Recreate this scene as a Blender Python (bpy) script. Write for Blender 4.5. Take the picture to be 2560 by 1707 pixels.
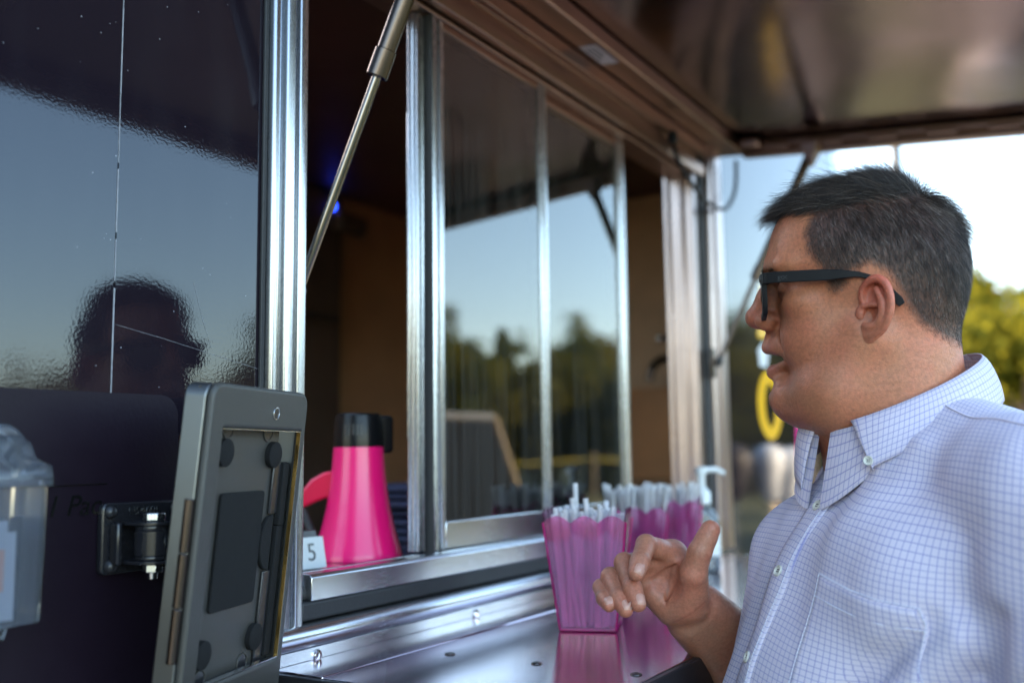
import bpy, bmesh, math, random
import numpy as np
from mathutils import Vector, Matrix, Euler, Quaternion
from mathutils.bvhtree import BVHTree
random.seed(7); np.random.seed(7)
R = math.radians
for _o in list(bpy.data.objects): bpy.data.objects.remove(_o)
SC = bpy.context.scene
COL = SC.collection

# ---------------------------------------------------------------- camera
AZ, PITCH, ROLL = R(31.07), R(6.56), R(0.75)
cam_d = bpy.data.cameras.new('camera'); cam = bpy.data.objects.new('camera', cam_d); COL.objects.link(cam)
fw = Vector((math.cos(AZ)*math.cos(PITCH), math.sin(AZ)*math.cos(PITCH), math.sin(PITCH)))
rt0 = Vector((math.sin(AZ), -math.cos(AZ), 0)); up0 = rt0.cross(fw)
rt = rt0*math.cos(ROLL) - up0*math.sin(ROLL); upv = rt0*math.sin(ROLL) + up0*math.cos(ROLL)
cam.matrix_world = Matrix(((rt.x, upv.x, -fw.x, 0), (rt.y, upv.y, -fw.y, -0.75), (rt.z, upv.z, -fw.z, 1.52), (0, 0, 0, 1)))
cam_d.lens = 35; cam_d.sensor_width = 36; cam_d.clip_start = 0.02; cam_d.clip_end = 2000
cam_d.dof.use_dof = True; cam_d.dof.focus_distance = .965; cam_d.dof.aperture_fstop = 2.7
SC.camera = cam

# ---------------------------------------------------------------- sky, sun, exposure
SUN_AZ, SUN_EL = R(80), R(16)
world = bpy.data.worlds.new('World'); SC.world = world; world.use_nodes = True
wn = world.node_tree; wn.nodes.clear()
sky = wn.nodes.new('ShaderNodeTexSky'); sky.sky_type = 'NISHITA'; sky.sun_disc = False
sky.sun_elevation = SUN_EL; sky.sun_rotation = R(90) - SUN_AZ
sky.altitude = 50; sky.air_density = 1.0; sky.dust_density = 1.1; sky.ozone_density = 3.6
bg = wn.nodes.new('ShaderNodeBackground'); bg.inputs[1].default_value = 0.15
wo = wn.nodes.new('ShaderNodeOutputWorld')
wb = wn.nodes.new('ShaderNodeMix'); wb.data_type = 'RGBA'; wb.blend_type = 'MULTIPLY'; wb.inputs[0].default_value = 1.0
wb.inputs[7].default_value = (1.29, 1.03, .82, 1)      # camera white balance: set for open shade
wn.links.new(sky.outputs[0], wb.inputs[6]); wn.links.new(wb.outputs[2], bg.inputs[0]); wn.links.new(bg.outputs[0], wo.inputs[0])
sun_d = bpy.data.lights.new('sun', 'SUN'); sun_d.energy = 3.2; sun_d.angle = R(0.5); sun_d.color = (1.0, 0.80, 0.56)
sun = bpy.data.objects.new('sun', sun_d); COL.objects.link(sun)
sdir = Vector((math.cos(SUN_AZ)*math.cos(SUN_EL), math.sin(SUN_AZ)*math.cos(SUN_EL), math.sin(SUN_EL)))
sun.rotation_euler = sdir.to_track_quat('Z', 'Y').to_euler(); sun.location = (20, 20, 12)
SC.view_settings.view_transform = 'Standard'; SC.view_settings.look = 'None'
SC.view_settings.exposure = 3.3; SC.view_settings.gamma = 1.0; SC.view_settings.use_curve_mapping = False
SC.render.engine = 'CYCLES'
SC.cycles.use_denoising = True
SC.cycles.max_bounces = 8; SC.cycles.transparent_max_bounces = 16; SC.cycles.glossy_bounces = 5
SC.cycles.caustics_reflective = False; SC.cycles.caustics_refractive = False
SC.cycles.sample_clamp_indirect = 6.0

# ---------------------------------------------------------------- materials
class NT:
    """small helper round a node tree"""
    def __init__(s, name):
        s.m = bpy.data.materials.new(name); s.m.use_nodes = True; s.t = s.m.node_tree; s.t.nodes.clear()
        s.out = s.n('ShaderNodeOutputMaterial')
    def n(s, typ, **kw):
        nd = s.t.nodes.new(typ)
        for k, v in kw.items():
            if k.startswith('_'): setattr(nd, k[1:], v)
        return nd
    def l(s, a, b): s.t.links.new(a, b)
    def surf(s, sock): s.l(sock, s.out.inputs[0])
    def pb(s, col=(.5, .5, .5), rough=.5, metal=0, **kw):
        b = s.n('ShaderNodeBsdfPrincipled')
        b.inputs['Base Color'].default_value = (*col, 1); b.inputs['Roughness'].default_value = rough; b.inputs['Metallic'].default_value = metal
        for k, v in kw.items():
            b.inputs[k].default_value = v
        return b
    def coord(s, which='Object'): return s.n('ShaderNodeTexCoord').outputs[which]
    def mapping(s, src, scale=(1, 1, 1), rot=(0, 0, 0)):
        m = s.n('ShaderNodeMapping'); m.inputs['Scale'].default_value = scale; m.inputs['Rotation'].default_value = rot
        s.l(src, m.inputs[0]); return m.outputs[0]
    def noise(s, src, scale, detail=3, rough=.5, out=0):
        n = s.n('ShaderNodeTexNoise'); n.inputs['Scale'].default_value = scale; n.inputs['Detail'].default_value = detail; n.inputs['Roughness'].default_value = rough
        if src is not None: s.l(src, n.inputs['Vector'])
        return n.outputs[out]
    def ramp(s, src, stops):
        r = s.n('ShaderNodeValToRGB'); e = r.color_ramp.elements
        while len(e) < len(stops): e.new(.5)
        for i, (p, c) in enumerate(stops):
            e[i].position = p; e[i].color = (*c, 1) if len(c) == 3 else c
        s.l(src, r.inputs[0]); return r.outputs[0]
    def mix(s, fac, a, b, blend='MIX'):
        m = s.n('ShaderNodeMix'); m.data_type = 'RGBA'; m.blend_type = blend
        for sock, v in ((m.inputs[0], fac), (m.inputs[6], a), (m.inputs[7], b)):
            if hasattr(v, 'is_linked') or hasattr(v, 'links'): s.l(v, sock)
            elif isinstance(v, (int, float)): sock.default_value = v
            else: sock.default_value = (*v, 1)
        return m.outputs[2]
    def math(s, op, a, b=None, c=None):
        m = s.n('ShaderNodeMath'); m.operation = op
        for i, v in enumerate((a, b, c)):
            if v is None: continue
            if isinstance(v, (int, float)): m.inputs[i].default_value = v
            else: s.l(v, m.inputs[i])
        return m.outputs[0]
    def bump(s, h, strength=.2, dist=.01, normal=None):
        b = s.n('ShaderNodeBump'); b.inputs['Strength'].default_value = strength; b.inputs['Distance'].default_value = dist
        s.l(h, b.inputs['Height'])
        if normal is not None: s.l(normal, b.inputs['Normal'])
        return b.outputs[0]

M = {}
def simple(name, col, rough=.5, metal=0, bump=0, bscale=200, var=.06, **kw):
    t = NT(name); b = t.pb(col, rough, metal, **kw); c = t.coord()
    n = t.noise(c, bscale*.15, 4)
    t.l(t.mix(n, [v*(1-var*2) for v in col], [min(1, v*(1+var*2)) for v in col]), b.inputs['Base Color'])
    t.l(t.math('ADD', t.math('MULTIPLY', t.noise(c, bscale*.3, 3), .16), max(.02, rough-.08)), b.inputs['Roughness'])
    if bump: t.l(t.bump(t.noise(c, bscale, 3), bump, .002), b.inputs['Normal'])
    t.surf(b.outputs[0]); M[name] = t.m; return t.m

def mat_vinyl():
    t = NT('black_vinyl_wrap'); c = t.coord()
    b = t.pb((.010, .007, .011), .03, 0); b.inputs['IOR'].default_value = 1.5; b.inputs['Specular Tint'].default_value = (.84, .92, 1.0, 1)  # specular tint added to deepen the blue of the mirrored sky
    peel = t.noise(c, 330, 2, .5); wave = t.noise(c, 3.0, 2)
    h = t.math('ADD', t.math('MULTIPLY', peel, .09), t.math('MULTIPLY', wave, 1.2))
    t.l(t.bump(h, .35, .0012), b.inputs['Normal'])
    # dust specks and dried drops
    v = t.n('ShaderNodeTexVoronoi'); v.inputs['Scale'].default_value = 95; t.l(c, v.inputs['Vector'])
    sp = t.ramp(v.outputs['Distance'], [(.045, (1, 1, 1)), (.075, (0, 0, 0))])
    gate = t.ramp(t.noise(c, 37, 2), [(.54, (0, 0, 0)), (.62, (1, 1, 1))])
    f = t.math('MULTIPLY', sp, gate)
    smear = t.ramp(t.noise(t.mapping(c, (6, 6, 1.5)), 4, 5), [(.45, (0, 0, 0)), (.8, (.10, .10, .10))])
    t.l(t.mix(t.math('ADD', t.math('MULTIPLY', f, .6), t.math('MULTIPLY', smear, .12)), (.010, .007, .011), (.42, .42, .45)), b.inputs['Base Color'])
    t.l(t.math('ADD', t.math('MULTIPLY', f, .4), .025), b.inputs['Roughness'])
    t.surf(b.outputs[0]); M['vinyl'] = t.m

def mat_alu(name, col=(.72, .73, .74), rough=.26, streak=(1, 1, 60), bump=.12, dirt=.5):
    t = NT(name); c = t.coord(); b = t.pb(col, rough, 1.0)
    s = t.noise(t.mapping(c, streak), 40, 4, .6); blot = t.noise(c, 9, 5, .6); fine = t.noise(c, 160, 3)
    t.l(t.mix(t.math('MULTIPLY', blot, dirt), col, [v*.62 for v in col]), b.inputs['Base Color'])
    t.l(t.math('ADD', t.math('MULTIPLY', s, .12), t.math('ADD', t.math('MULTIPLY', blot, .14), rough-.13)), b.inputs['Roughness'])
    t.l(t.bump(t.math('ADD', s, t.math('MULTIPLY', fine, .3)), bump, .0006), b.inputs['Normal'])
    t.surf(b.outputs[0]); M[name] = t.m

def mat_glass(name, tint=(.42, .43, .41), ior=1.95):
    t = NT(name); c = t.coord()
    f = t.n('ShaderNodeFresnel'); f.inputs['IOR'].default_value = ior
    tr = t.n('ShaderNodeBsdfTransparent'); tr.inputs[0].default_value = (*tint, 1)
    g = t.n('ShaderNodeBsdfGlossy'); g.inputs['Roughness'].default_value = 0.015; g.inputs['Color'].default_value = (.95, .97, .97, 1)
    w = t.noise(c, 2.2, 2); t.l(t.bump(w, .25, .0012), g.inputs['Normal'])
    mx = t.n('ShaderNodeMixShader'); t.l(f.outputs[0], mx.inputs[0]); t.l(tr.outputs[0], mx.inputs[1]); t.l(g.outputs[0], mx.inputs[2])
    df = t.n('ShaderNodeBsdfDiffuse'); df.inputs[0].default_value = (.5, .5, .48, 1)
    st = t.ramp(t.noise(t.mapping(c, (30, 30, 1.2)), 3, 4), [(.35, (0, 0, 0)), (.85, (.055, .055, .055))])
    m2 = t.n('ShaderNodeMixShader'); t.l(st, m2.inputs[0]); t.l(mx.outputs[0], m2.inputs[1]); t.l(df.outputs[0], m2.inputs[2])
    t.surf(m2.outputs[0]); M[name] = t.m

def mat_clear(name, tint, diff, fac=.45, ior=1.45, gl=.05, trl=.5):
    """thin see-through plastic: tinted clear, part milky, with a skin that reflects"""
    t = NT(name); c = t.coord()
    tr = t.n('ShaderNodeBsdfTransparent'); tr.inputs[0].default_value = (*tint, 1)
    d = t.n('ShaderNodeBsdfDiffuse'); d.inputs[0].default_value = (*diff, 1)
    tl = t.n('ShaderNodeBsdfTranslucent'); tl.inputs[0].default_value = (*diff, 1)
    md = t.n('ShaderNodeMixShader'); md.inputs[0].default_value = trl; t.l(d.outputs[0], md.inputs[1]); t.l(tl.outputs[0], md.inputs[2])
    m1 = t.n('ShaderNodeMixShader'); t.l(t.math('ADD', t.math('MULTIPLY', t.noise(c, 60, 3), .06), fac-.03), m1.inputs[0])
    t.l(tr.outputs[0], m1.inputs[1]); t.l(md.outputs[0], m1.inputs[2])
    f = t.n('ShaderNodeFresnel'); f.inputs['IOR'].default_value = ior
    g = t.n('ShaderNodeBsdfGlossy'); g.inputs['Roughness'].default_value = gl
    m2 = t.n('ShaderNodeMixShader'); t.l(f.outputs[0], m2.inputs[0]); t.l(m1.outputs[0], m2.inputs[1]); t.l(g.outputs[0], m2.inputs[2])
    t.surf(m2.outputs[0]); M[name] = t.m

mat_vinyl()
mat_alu('alu', (.50, .51, .52), .27, (60, 60, 1), .10)
mat_alu('alu_warm_reflection', (.42, .335, .31), .30, (60, 60, 1), .10)  # warm reflections on the right jamb are put into the metal's colour
mat_alu('alu_h', (.56, .57, .59), .24, (1, 60, 60), .10)
mat_alu('counter_metal', (.70, .62, .69), .125, (1, 45, 45), .05, .25)  # pink reflection from the straw boxes is partly painted into this tint
mat_alu('awning_metal', (.175, .108, .105), .17, (1, 22, 22), .10, .6)
mat_alu('awning_trim', (.33, .21, .165), .34, (1, 40, 40), .12, .6)
mat_alu('steel_dark', (.12, .095, .085), .24, (40, 40, 1), .05, .3)
mat_alu('chrome', (.80, .80, .82), .10, (30, 30, 30), .02, .2)
mat_glass('glass')
simple('rubber', (.018, .018, .019), .6, 0, .2, 400)
simple('black_plastic', (.016, .016, .018), .32, 0, .15, 500)
simple('black_powder', (.014, .014, .017), .22, 0, .06, 900)
simple('decal_black', (.009, .005, .010), .42, 0, .1, 300, **{'IOR': 1.25})
simple('marker_ink', (.004, .004, .004), .25)
simple('seam_white', (.26, .26, .28), .5, 0, .4, 900, .3)
simple('int_wall', (.44, .275, .165), .55, 0, .1, 60, .12)
simple('int_dark', (.075, .052, .040), .6, 0, .1, 60, .2)
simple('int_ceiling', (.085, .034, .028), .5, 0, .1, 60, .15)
simple('int_wood', (.40, .17, .055), .5, 0, .15, 40, .2)
simple('yellow_print', (.80, .42, .02), .2)
simple('white_print', (.74, .74, .74), .2)
simple('pink_print', (.80, .02, .25), .2)
simple('pale_print', (.42, .47, .50), .2, 0, 0, 60, .25)
simple('tyre', (.02, .02, .02), .8, 0, .4, 200)
simple('sticker', (.85, .72, .74), .6)

# ---------------------------------------------------------------- geometry helpers
class MB:
    """collects geometry for ONE mesh object"""
    def __init__(s): s.v = []; s.f = []; s.uv = None
    def add(s, vs, fs):
        o = len(s.v); s.v += [tuple(v) for v in vs]; s.f += [tuple(i+o for i in f) for f in fs]; return s
    def box(s, x0, x1, y0, y1, z0, z1):
        return s.add([(x0, y0, z0), (x1, y0, z0), (x1, y1, z0), (x0, y1, z0), (x0, y0, z1), (x1, y0, z1), (x1, y1, z1), (x0, y1, z1)],
                     [(0, 3, 2, 1), (4, 5, 6, 7), (0, 1, 5, 4), (1, 2, 6, 5), (2, 3, 7, 6), (3, 0, 4, 7)])
    def prism(s, prof, fn, a, b):
        """profile polygon swept from a to b; fn(p, q, t) gives the point"""
        n = len(prof)
        vs = [fn(p, q, a) for p, q in prof] + [fn(p, q, b) for p, q in prof]
        fs = [(i, (i+1) % n, n+(i+1) % n, n+i) for i in range(n)] + [tuple(range(n-1, -1, -1)), tuple(range(n, 2*n))]
        return s.add(vs, fs)
    def tube(s, pts, r, n=12, cap=True):
        pts = [Vector(p) for p in pts]; rs = r if isinstance(r, (list, tuple)) else [r]*len(pts)
        rings = []; prev = None
        for i, p in enumerate(pts):
            t = (pts[min(i+1, len(pts)-1)] - pts[max(i-1, 0)]).normalized()
            if prev is None:
                u = t.orthogonal().normalized()
            else:
                u = (prev - t*prev.dot(t)).normalized()
            prev = u; w = t.cross(u)
            rings.append([p + (u*math.cos(2*math.pi*k/n) + w*math.sin(2*math.pi*k/n))*rs[i] for k in range(n)])
        vs = [v for rg in rings for v in rg]; fs = []
        for i in range(len(pts)-1):
            for k in range(n):
                fs.append((i*n+k, i*n+(k+1) % n, (i+1)*n+(k+1) % n, (i+1)*n+k))
        if cap: fs += [tuple(range(n-1, -1, -1)), tuple(range((len(pts)-1)*n, len(pts)*n))]
        return s.add(vs, fs)
    def lathe(s, prof, n=32, c=(0, 0, 0), axis=None):
        """prof: (radius, height) pairs about z through c"""
        vs = []; fs = []; m = len(prof)
        for r, h in prof:
            for k in range(n):
                a = 2*math.pi*k/n; vs.append(Vector((r*math.cos(a), r*math.sin(a), h)))
        for i in range(m-1):
            for k in range(n): fs.append((i*n+k, i*n+(k+1) % n, (i+1)*n+(k+1) % n, (i+1)*n+k))
        fs += [tuple(range(n-1, -1, -1)), tuple(range((m-1)*n, m*n))]
        if axis is not None:
            q = Vector((0, 0, 1)).rotation_difference(Vector(axis)); vs = [q @ v for v in vs]
        return s.add([v + Vector(c) for v in vs], fs)
    def xform(s, mat):
        s.v = [tuple(mat @ Vector(v)) for v in s.v]; return s
    def mesh(s, name):
        me = bpy.data.meshes.new(name); me.from_pydata(s.v, [], s.f); me.update(); return me

def link(o, parent=None):
    COL.objects.link(o)
    if parent is not None:
        o.parent = parent
        ploc = Vector(parent.get('_base', (0, 0, 0)))
        o.matrix_parent_inverse = Matrix.Translation(-ploc)
    return o
def obj(name, mb, mat, parent=None, bev=0, seg=2, smooth=None, origin=None):
    me = mb if isinstance(mb, bpy.types.Mesh) else mb.mesh(name)
    if mat is not None and not me.materials: me.materials.append(M[mat] if isinstance(mat, str) else mat)
    o = bpy.data.objects.new(name, me)
    link(o, parent)
    if bev:
        m = o.modifiers.new('bevel', 'BEVEL'); m.width = bev; m.segments = seg; m.limit_method = 'ANGLE'; m.angle_limit = R(35)
    if smooth is not None or bev:
        ang = smooth if smooth is not None else 40
        if ang >= 180:
            me.polygons.foreach_set('use_smooth', [True]*len(me.polygons))
        else:
            smooth_by_angle(me, ang)
    return o
def smooth_by_angle(me, ang):
    me.polygons.foreach_set('use_smooth', [True]*len(me.polygons))
    bm = bmesh.new(); bm.from_mesh(me)
    for e in bm.edges:
        if len(e.link_faces) == 2: e.smooth = e.calc_face_angle(0) < R(ang)
        else: e.smooth = False
    bm.to_mesh(me); bm.free()
def empty(name, loc):
    o = bpy.data.objects.new(name, None); o.location = loc; o.empty_display_size = .05; COL.objects.link(o)
    o['_base'] = tuple(loc); return o
def tag(o, label=None, cat=None, group=None, kind=None):
    if label: o['label'] = label
    if cat: o['category'] = cat
    if group: o['group'] = group
    if kind: o['kind'] = kind
    return o
def text_mesh(name, body, size, mat, matrix, parent=None, extrude=.0003, font_shear=0, spacing=1.0, xscale=1.0):
    cu = bpy.data.curves.new(name, 'FONT'); cu.body = body; cu.size = size; cu.extrude = extrude; cu.align_x = 'CENTER'; cu.align_y = 'CENTER'
    cu.shear = font_shear; cu.space_character = spacing
    tmp = bpy.data.objects.new('tmp_text', cu); COL.objects.link(tmp)
    dg = bpy.context.evaluated_depsgraph_get(); dg.update()
    me = bpy.data.meshes.new_from_object(tmp.evaluated_get(dg)); bpy.data.objects.remove(tmp)
    me.transform(matrix @ Matrix.Diagonal((xscale, 1, 1, 1))); me.materials.clear(); me.materials.append(M[mat])
    return obj(name, me, None, parent)
def frame(o, x, y, z=None):
    """matrix with the given axes"""
    x = Vector(x).normalized(); y = Vector(y); y = (y - x*y.dot(x)).normalized(); z = x.cross(y)
    return Matrix(((x.x, y.x, z.x, o[0]), (x.y, y.y, z.y, o[1]), (x.z, y.z, z.z, o[2]), (0, 0, 0, 1)))
def bez(p0, p1, p2, p3, n=12):
    p0, p1, p2, p3 = map(Vector, (p0, p1, p2, p3)); out = []
    for i in range(n+1):
        t = i/n; out.append(p0*(1-t)**3 + p1*3*t*(1-t)**2 + p2*3*t*t*(1-t) + p3*t**3)
    return out
def spline(pts, n=8):
    """Catmull-Rom through the points"""
    P = [Vector(p) for p in pts]; P = [P[0]*2-P[1]] + P + [P[-1]*2-P[-2]]; out = []
    for i in range(1, len(P)-2):
        for k in range(n):
            t = k/n; a, b, c, d = P[i-1], P[i], P[i+1], P[i+2]
            out.append(.5*((2*b) + (c-a)*t + (2*a-5*b+4*c-d)*t*t + (3*b-a-3*c+d)*t**3))
    out.append(P[-2]); return out
# ================================================================ setting: ground
def mat_ground():
    t = NT('grass_ground'); c = t.coord()
    b = t.pb((.05, .07, .02), .9)
    n1 = t.noise(c, .35, 6); n2 = t.noise(c, 30, 4)
    a = t.ramp(n1, [(.3, (.035, .055, .014)), (.55, (.075, .085, .022)), (.8, (.12, .10, .035))])
    t.l(t.mix(t.math('MULTIPLY', n2, .6), a, (.03, .04, .012)), b.inputs['Base Color'])
    t.l(t.bump(n2, .6, .03), b.inputs['Normal']); t.surf(b.outputs[0]); M['ground'] = t.m
    t = NT('concrete'); c = t.coord(); b = t.pb((.4, .38, .35), .85)
    n2 = t.noise(c, 120, 4); n3 = t.noise(c, 1.2, 5)
    t.l(t.mix(n3, (.20, .19, .175), (.28, .265, .24)), b.inputs['Base Color'])
    t.l(t.bump(n2, .5, .004), b.inputs['Normal']); t.surf(b.outputs[0]); M['asphalt'] = t.m
mat_ground()
g = MB(); N = 48
for i in range(N+1):
    for j in range(N+1):
        x = -600+1200*i/N; y = -600+1200*j/N
        g.v.append((x, y, 0))
for i in range(N):
    for j in range(N):
        a = i*(N+1)+j; g.f.append((a, a+N+1, a+N+2, a+1))
tag(obj('ground', g, 'ground'), kind='structure')
tag(obj('parking_pavement', MB().box(-5, 7, -3.6, 4, -.05, .012), 'asphalt'), kind='structure')  # unseen paving, made pale to bounce light up under the awning

# ================================================================ the food truck
TX0, TX1, TY1, TZ0, TZ1 = -2.4, 3.42, 2.15, .42, 2.78
truck = tag(empty('food_truck', (.5, 1.05, 0)), 'black glossy food truck side with open serving window, metal awning and counter', 'food truck')
# outer skin: sheets 4 mm thick, butted round the window opening
WX0, WX1, WZ0, WZ1 = .80, 2.06, 1.372, 2.125
T = .03
obj('side_panel', MB().box(TX0, .5628, 0, T, TZ0, TZ1), 'vinyl', truck)
obj('side_panel', MB().box(.5642, .768, 0, T, TZ0, TZ1), 'vinyl', truck)
obj('side_panel', MB().box(2.10, TX1-.10, 0, T, TZ0, TZ1), 'vinyl', truck)
obj('side_panel', MB().box(.7681, 2.0999, .001, T, 2.24, TZ1), 'vinyl', truck)
obj('side_panel', MB().box(.7681, 2.0999, .001, T, TZ0, 1.305), 'vinyl', truck)
# the worn, pale seam of the wrap: a thin ragged bead
sm = MB(); zz = 1.487
random.seed(3)
while zz < 2.72:
    L = random.uniform(.02, .09); w = random.uniform(.0002, .00065)
    sm.box(.5635-w, .5635+w, -.0006, .002, zz, min(zz+L, 2.74)); zz += L + random.choice([0, 0, .002, .006])
obj('wrap_seam', sm, 'seam_white', truck)
# thin scratches across the wrap
sc = MB(); sc.tube([(.566, -.0003, 1.640), (.62, -.0003, 1.632), (.74, -.0003, 1.612)], .00016, 5)
obj('scratch', sc, 'seam_white', truck)
sc = MB(); sc.tube([(.652, -.0003, 1.69), (.664, -.0003, 1.655), (.676, -.0003, 1.628)], .00009, 5)
obj('scratch', sc, 'seam_white', truck)
# matt black writing sheet stuck on the wrap, rounded corner
dz = MB(); pts = [(-.30, 1.02), (.655, 1.02), (.637, 1.555)]
for k in range(9):
    a = R(90*k/8); pts.append((.617+.020*math.cos(a), 1.560+.020*math.sin(a)))
pts += [(-.30, 1.574)]
n = len(pts); dz.add([(x, -.0008, z) for x, z in pts] + [(x, .0005, z) for x, z in pts], [tuple(range(n))] + [(i, n+i, n+(i+1) % n, (i+1) % n) for i in range(n)])
dec = obj('writing_sheet', dz, 'decal_black', truck); dec['label'] = 'matt black writing sheet with faint marker lines'
ln = MB(); ln.tube([(.487, -.0012, 1.514), (.493, -.0012, 1.505), (.486, -.0012, 1.500), (.520, -.0012, 1.5005), (.562, -.0012, 1.501)], .0006, 6)
obj('marker_line', ln, 'marker_ink', dec)
text_mesh('lettering', '1 Pac', .024, 'marker_ink', frame((.530, -.0014, 1.483), (1, 0, 0), (0, 0, 1)), dec, .0002, .25)
# printed graphics on the far stretch of wall
def ring(cx, cz, ax, az_, bx, bz, y, n=40):
    m = MB(); vs = []; fs = []
    for k in range(n):
        a = 2*math.pi*k/n; vs += [(cx+ax*math.cos(a), y, cz+az_*math.sin(a)), (cx+bx*math.cos(a), y, cz+bz*math.sin(a))]
    for k in range(n): j = (k+1) % n; fs.append((2*k, 2*j, 2*j+1, 2*k+1))
    return m.add(vs, fs)
obj('printed_letter', ring(2.515, 1.640, .105, .088, .045, .055, -.0010), 'yellow_print', truck)['label'] = 'yellow printed letter O'
m = MB(); m.add([(2.44, -.001, 1.735), (2.50, -.001, 1.735), (2.53, -.001, 1.79), (2.48, -.001, 1.80), (2.43, -.001, 1.775)], [(0, 1, 2, 3, 4)])
obj('printed_shape', m, 'white_print', truck)
m = MB(); m.add([(2.43, -.0012, 1.806), (2.60, -.0012, 1.812), (2.56, -.0012, 1.93), (2.47, -.0012, 1.95)], [(0, 1, 2, 3)])
obj('printed_shape', m, 'yellow_print', truck)
m = MB(); m.add([(2.74, -.001, 1.48), (2.83, -.001, 1.44), (2.80, -.001, 1.62), (2.75, -.001, 1.64)], [(0, 1, 2, 3)])
obj('printed_stripe', m, 'pink_print', truck)
m = MB(); m.add([(2.20, -.001, .6), (TX1-.12, -.001, .6), (TX1-.12, -.001, 1.27), (2.20, -.001, 1.285)], [(0, 1, 2, 3)])
obj('printed_band', m, 'pale_print', truck)
# shell behind: end wall, back, roof, floor, corner trim, wheels
obj('end_wall', MB().box(TX1-.10, TX1-.07, .031, TY1, TZ0, TZ1), 'int_wall', truck)
obj('corner_trim', MB().box(TX1-.0999, TX1, -.006, .03, TZ0, TZ1+.02), 'alu', truck, .012, 3)
obj('back_wall', MB().box(TX0, TX1-.1001, TY1-.04, TY1, TZ0, TZ1), 'int_wall', truck)

HX0, HX1, HY0, HY1 = -2.2, 1.25, .14, 2.0          # unseen roof opening, added to let daylight into the interior
for (x0, x1, y0, y1) in ((TX0, HX0, -.02, TY1+.02), (HX1, TX1, -.02, TY1+.02), (HX0+.0005, HX1-.0005, -.02, HY0), (HX0+.0005, HX1-.0005, HY1, TY1+.02)):
    obj('roof_panel', MB().box(x0, x1, y0, y1, TZ1+.001, TZ1+.06), 'alu_h', truck)
for (x0, x1, y0, y1) in ((TX0+.031, HX0, .031, TY1-.041), (HX1, TX1-.101, .031, TY1-.041), (HX0+.0005, HX1-.0005, .031, HY0), (HX0+.0005, HX1-.0005, HY1, TY1-.041)):
    obj('ceiling_panel', MB().box(x0, x1, y0, y1, 2.46, 2.475), 'int_ceiling', truck)
obj('floor_panel', MB().box(TX0+.031, TX1-.101, .031, TY1-.041, TZ0, TZ0+.03), 'int_dark', truck)
for wx in (-.9, 1.9):
    for wy in (.12, 1.85):
        w = MB().lathe([(.05, 0), (.30, 0), (.36, .03), (.36, .17), (.30, .20), (.05, .20)], 28, (wx, wy, .36), (0, 1, 0))
        wo_ = obj('wheel', w, 'tyre', truck, smooth=40)
        obj('rim', MB().lathe([(.02, 0), (.20, .0), (.21, .03), (.21, .19), (.02, .19)], 24, (wx, wy-.012, .36), (0, 1, 0)), 'alu', wo_, smooth=40)

# ---- serving window: aluminium extrusions
win = obj('serving_window', MB().box(WX0-.03, WX1+.04, .0, .060, WZ0-.001, WZ0+.014), 'alu_h', truck, .002)
zt, zb = 2.20, 1.335
def post(prof, name='jamb', mat='alu', z0=zb, z1=zt):
    return obj(name, MB().prism(prof, lambda p, q, t: (p, q, t), z0, z1), mat, win, .0015, 2)
# left jamb: stepped ribs, seen nearly face on
post([(.7435, .0), (.7435, -.010), (.7455, -.0125), (.752, -.0125), (.753, -.0075), (.757, -.0075), (.758, -.017), (.7665, -.020), (.768, -.020),
      (.769, -.012), (.775, -.012), (.776, -.019), (.784, -.020), (.7875, -.019), (.789, -.016), (.789, .0)])
post([(.7892, .062), (.7892, .001), (.796, .001), (.796, .020), (.802, .020), (.802, .062)])
obj('gasket', MB().box(.7375, .7433, -.004, -.0002, zb, zt), 'rubber', win, .001)
# right jamb: ribbed reveal turned to the camera, rubber line, outer frame
post([(2.000, .062), (1.990, .060), (1.990, .050), (2.000, .048), (2.000, .030), (1.988, .028), (1.988, .018), (2.000, .016), (2.000, -.004), (2.030, -.004), (2.030, .062)], mat='alu_warm_reflection')
obj('gasket', MB().box(2.0301, 2.058, -.010, .03, 1.30, zt-.01), 'rubber', win, .002)
post([(2.058, .0), (2.058, -.016), (2.064, -.020), (2.078, -.020), (2.080, -.010), (2.100, -.010), (2.102, -.019), (2.140, -.021), (2.146, -.016), (2.146, .0)], z0=1.318, mat='alu_warm_reflection')
# head
hd = [(0, 2.125), (-.012, 2.125), (-.014, 2.135), (-.014, 2.150), (-.006, 2.152), (-.006, 2.168), (-.018, 2.170), (-.018, 2.195), (-.002, 2.199), (0, 2.199)]
obj('head_rail', MB().prism(hd, lambda p, q, t: (t, p, q), .7895, 2.0575), 'awning_trim', win, .0012, 2)
obj('head_track', MB().box(.807, 1.999, .004, .058, 2.118, 2.24), 'awning_trim', win, .002)
# sill with tracks, nose and drip trim
sp_ = [(.0, 1.372), (-.018, 1.372), (-.018, 1.396), (-.015, 1.399), (.0, 1.400), (.003, 1.390), (.016, 1.390), (.018, 1.398), (.022, 1.398), (.024, 1.390), (.060, 1.388), (.060, 1.3863), (.0, 1.3863)]
obj('sill', MB().prism(sp_, lambda p, q, t: (t, p, q), .8021, 1.9995), 'alu_h', win, .001, 2)
obj('gasket', MB().box(.79, 2.029, -.016, -.001, 1.352, 1.3715), 'rubber', win, .003)
tr_ = []
for k in range(11):
    a = R(-80+160*k/10); tr_.append((-.012-.016*math.cos(a), 1.338+.013*math.sin(a)))
obj('drip_trim', MB().prism([(-.002, 1.3515)] + tr_[::-1] + [(-.002, 1.3245)], lambda p, q, t: (t, p, q), .7465, 2.029), 'alu_h', win, .0008, 2)
pl = obj('hinge_plate', MB().box(.752, 2.05, -.014, -.0005, 1.306, 1.3243), 'alu_h', win, .001)
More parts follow.
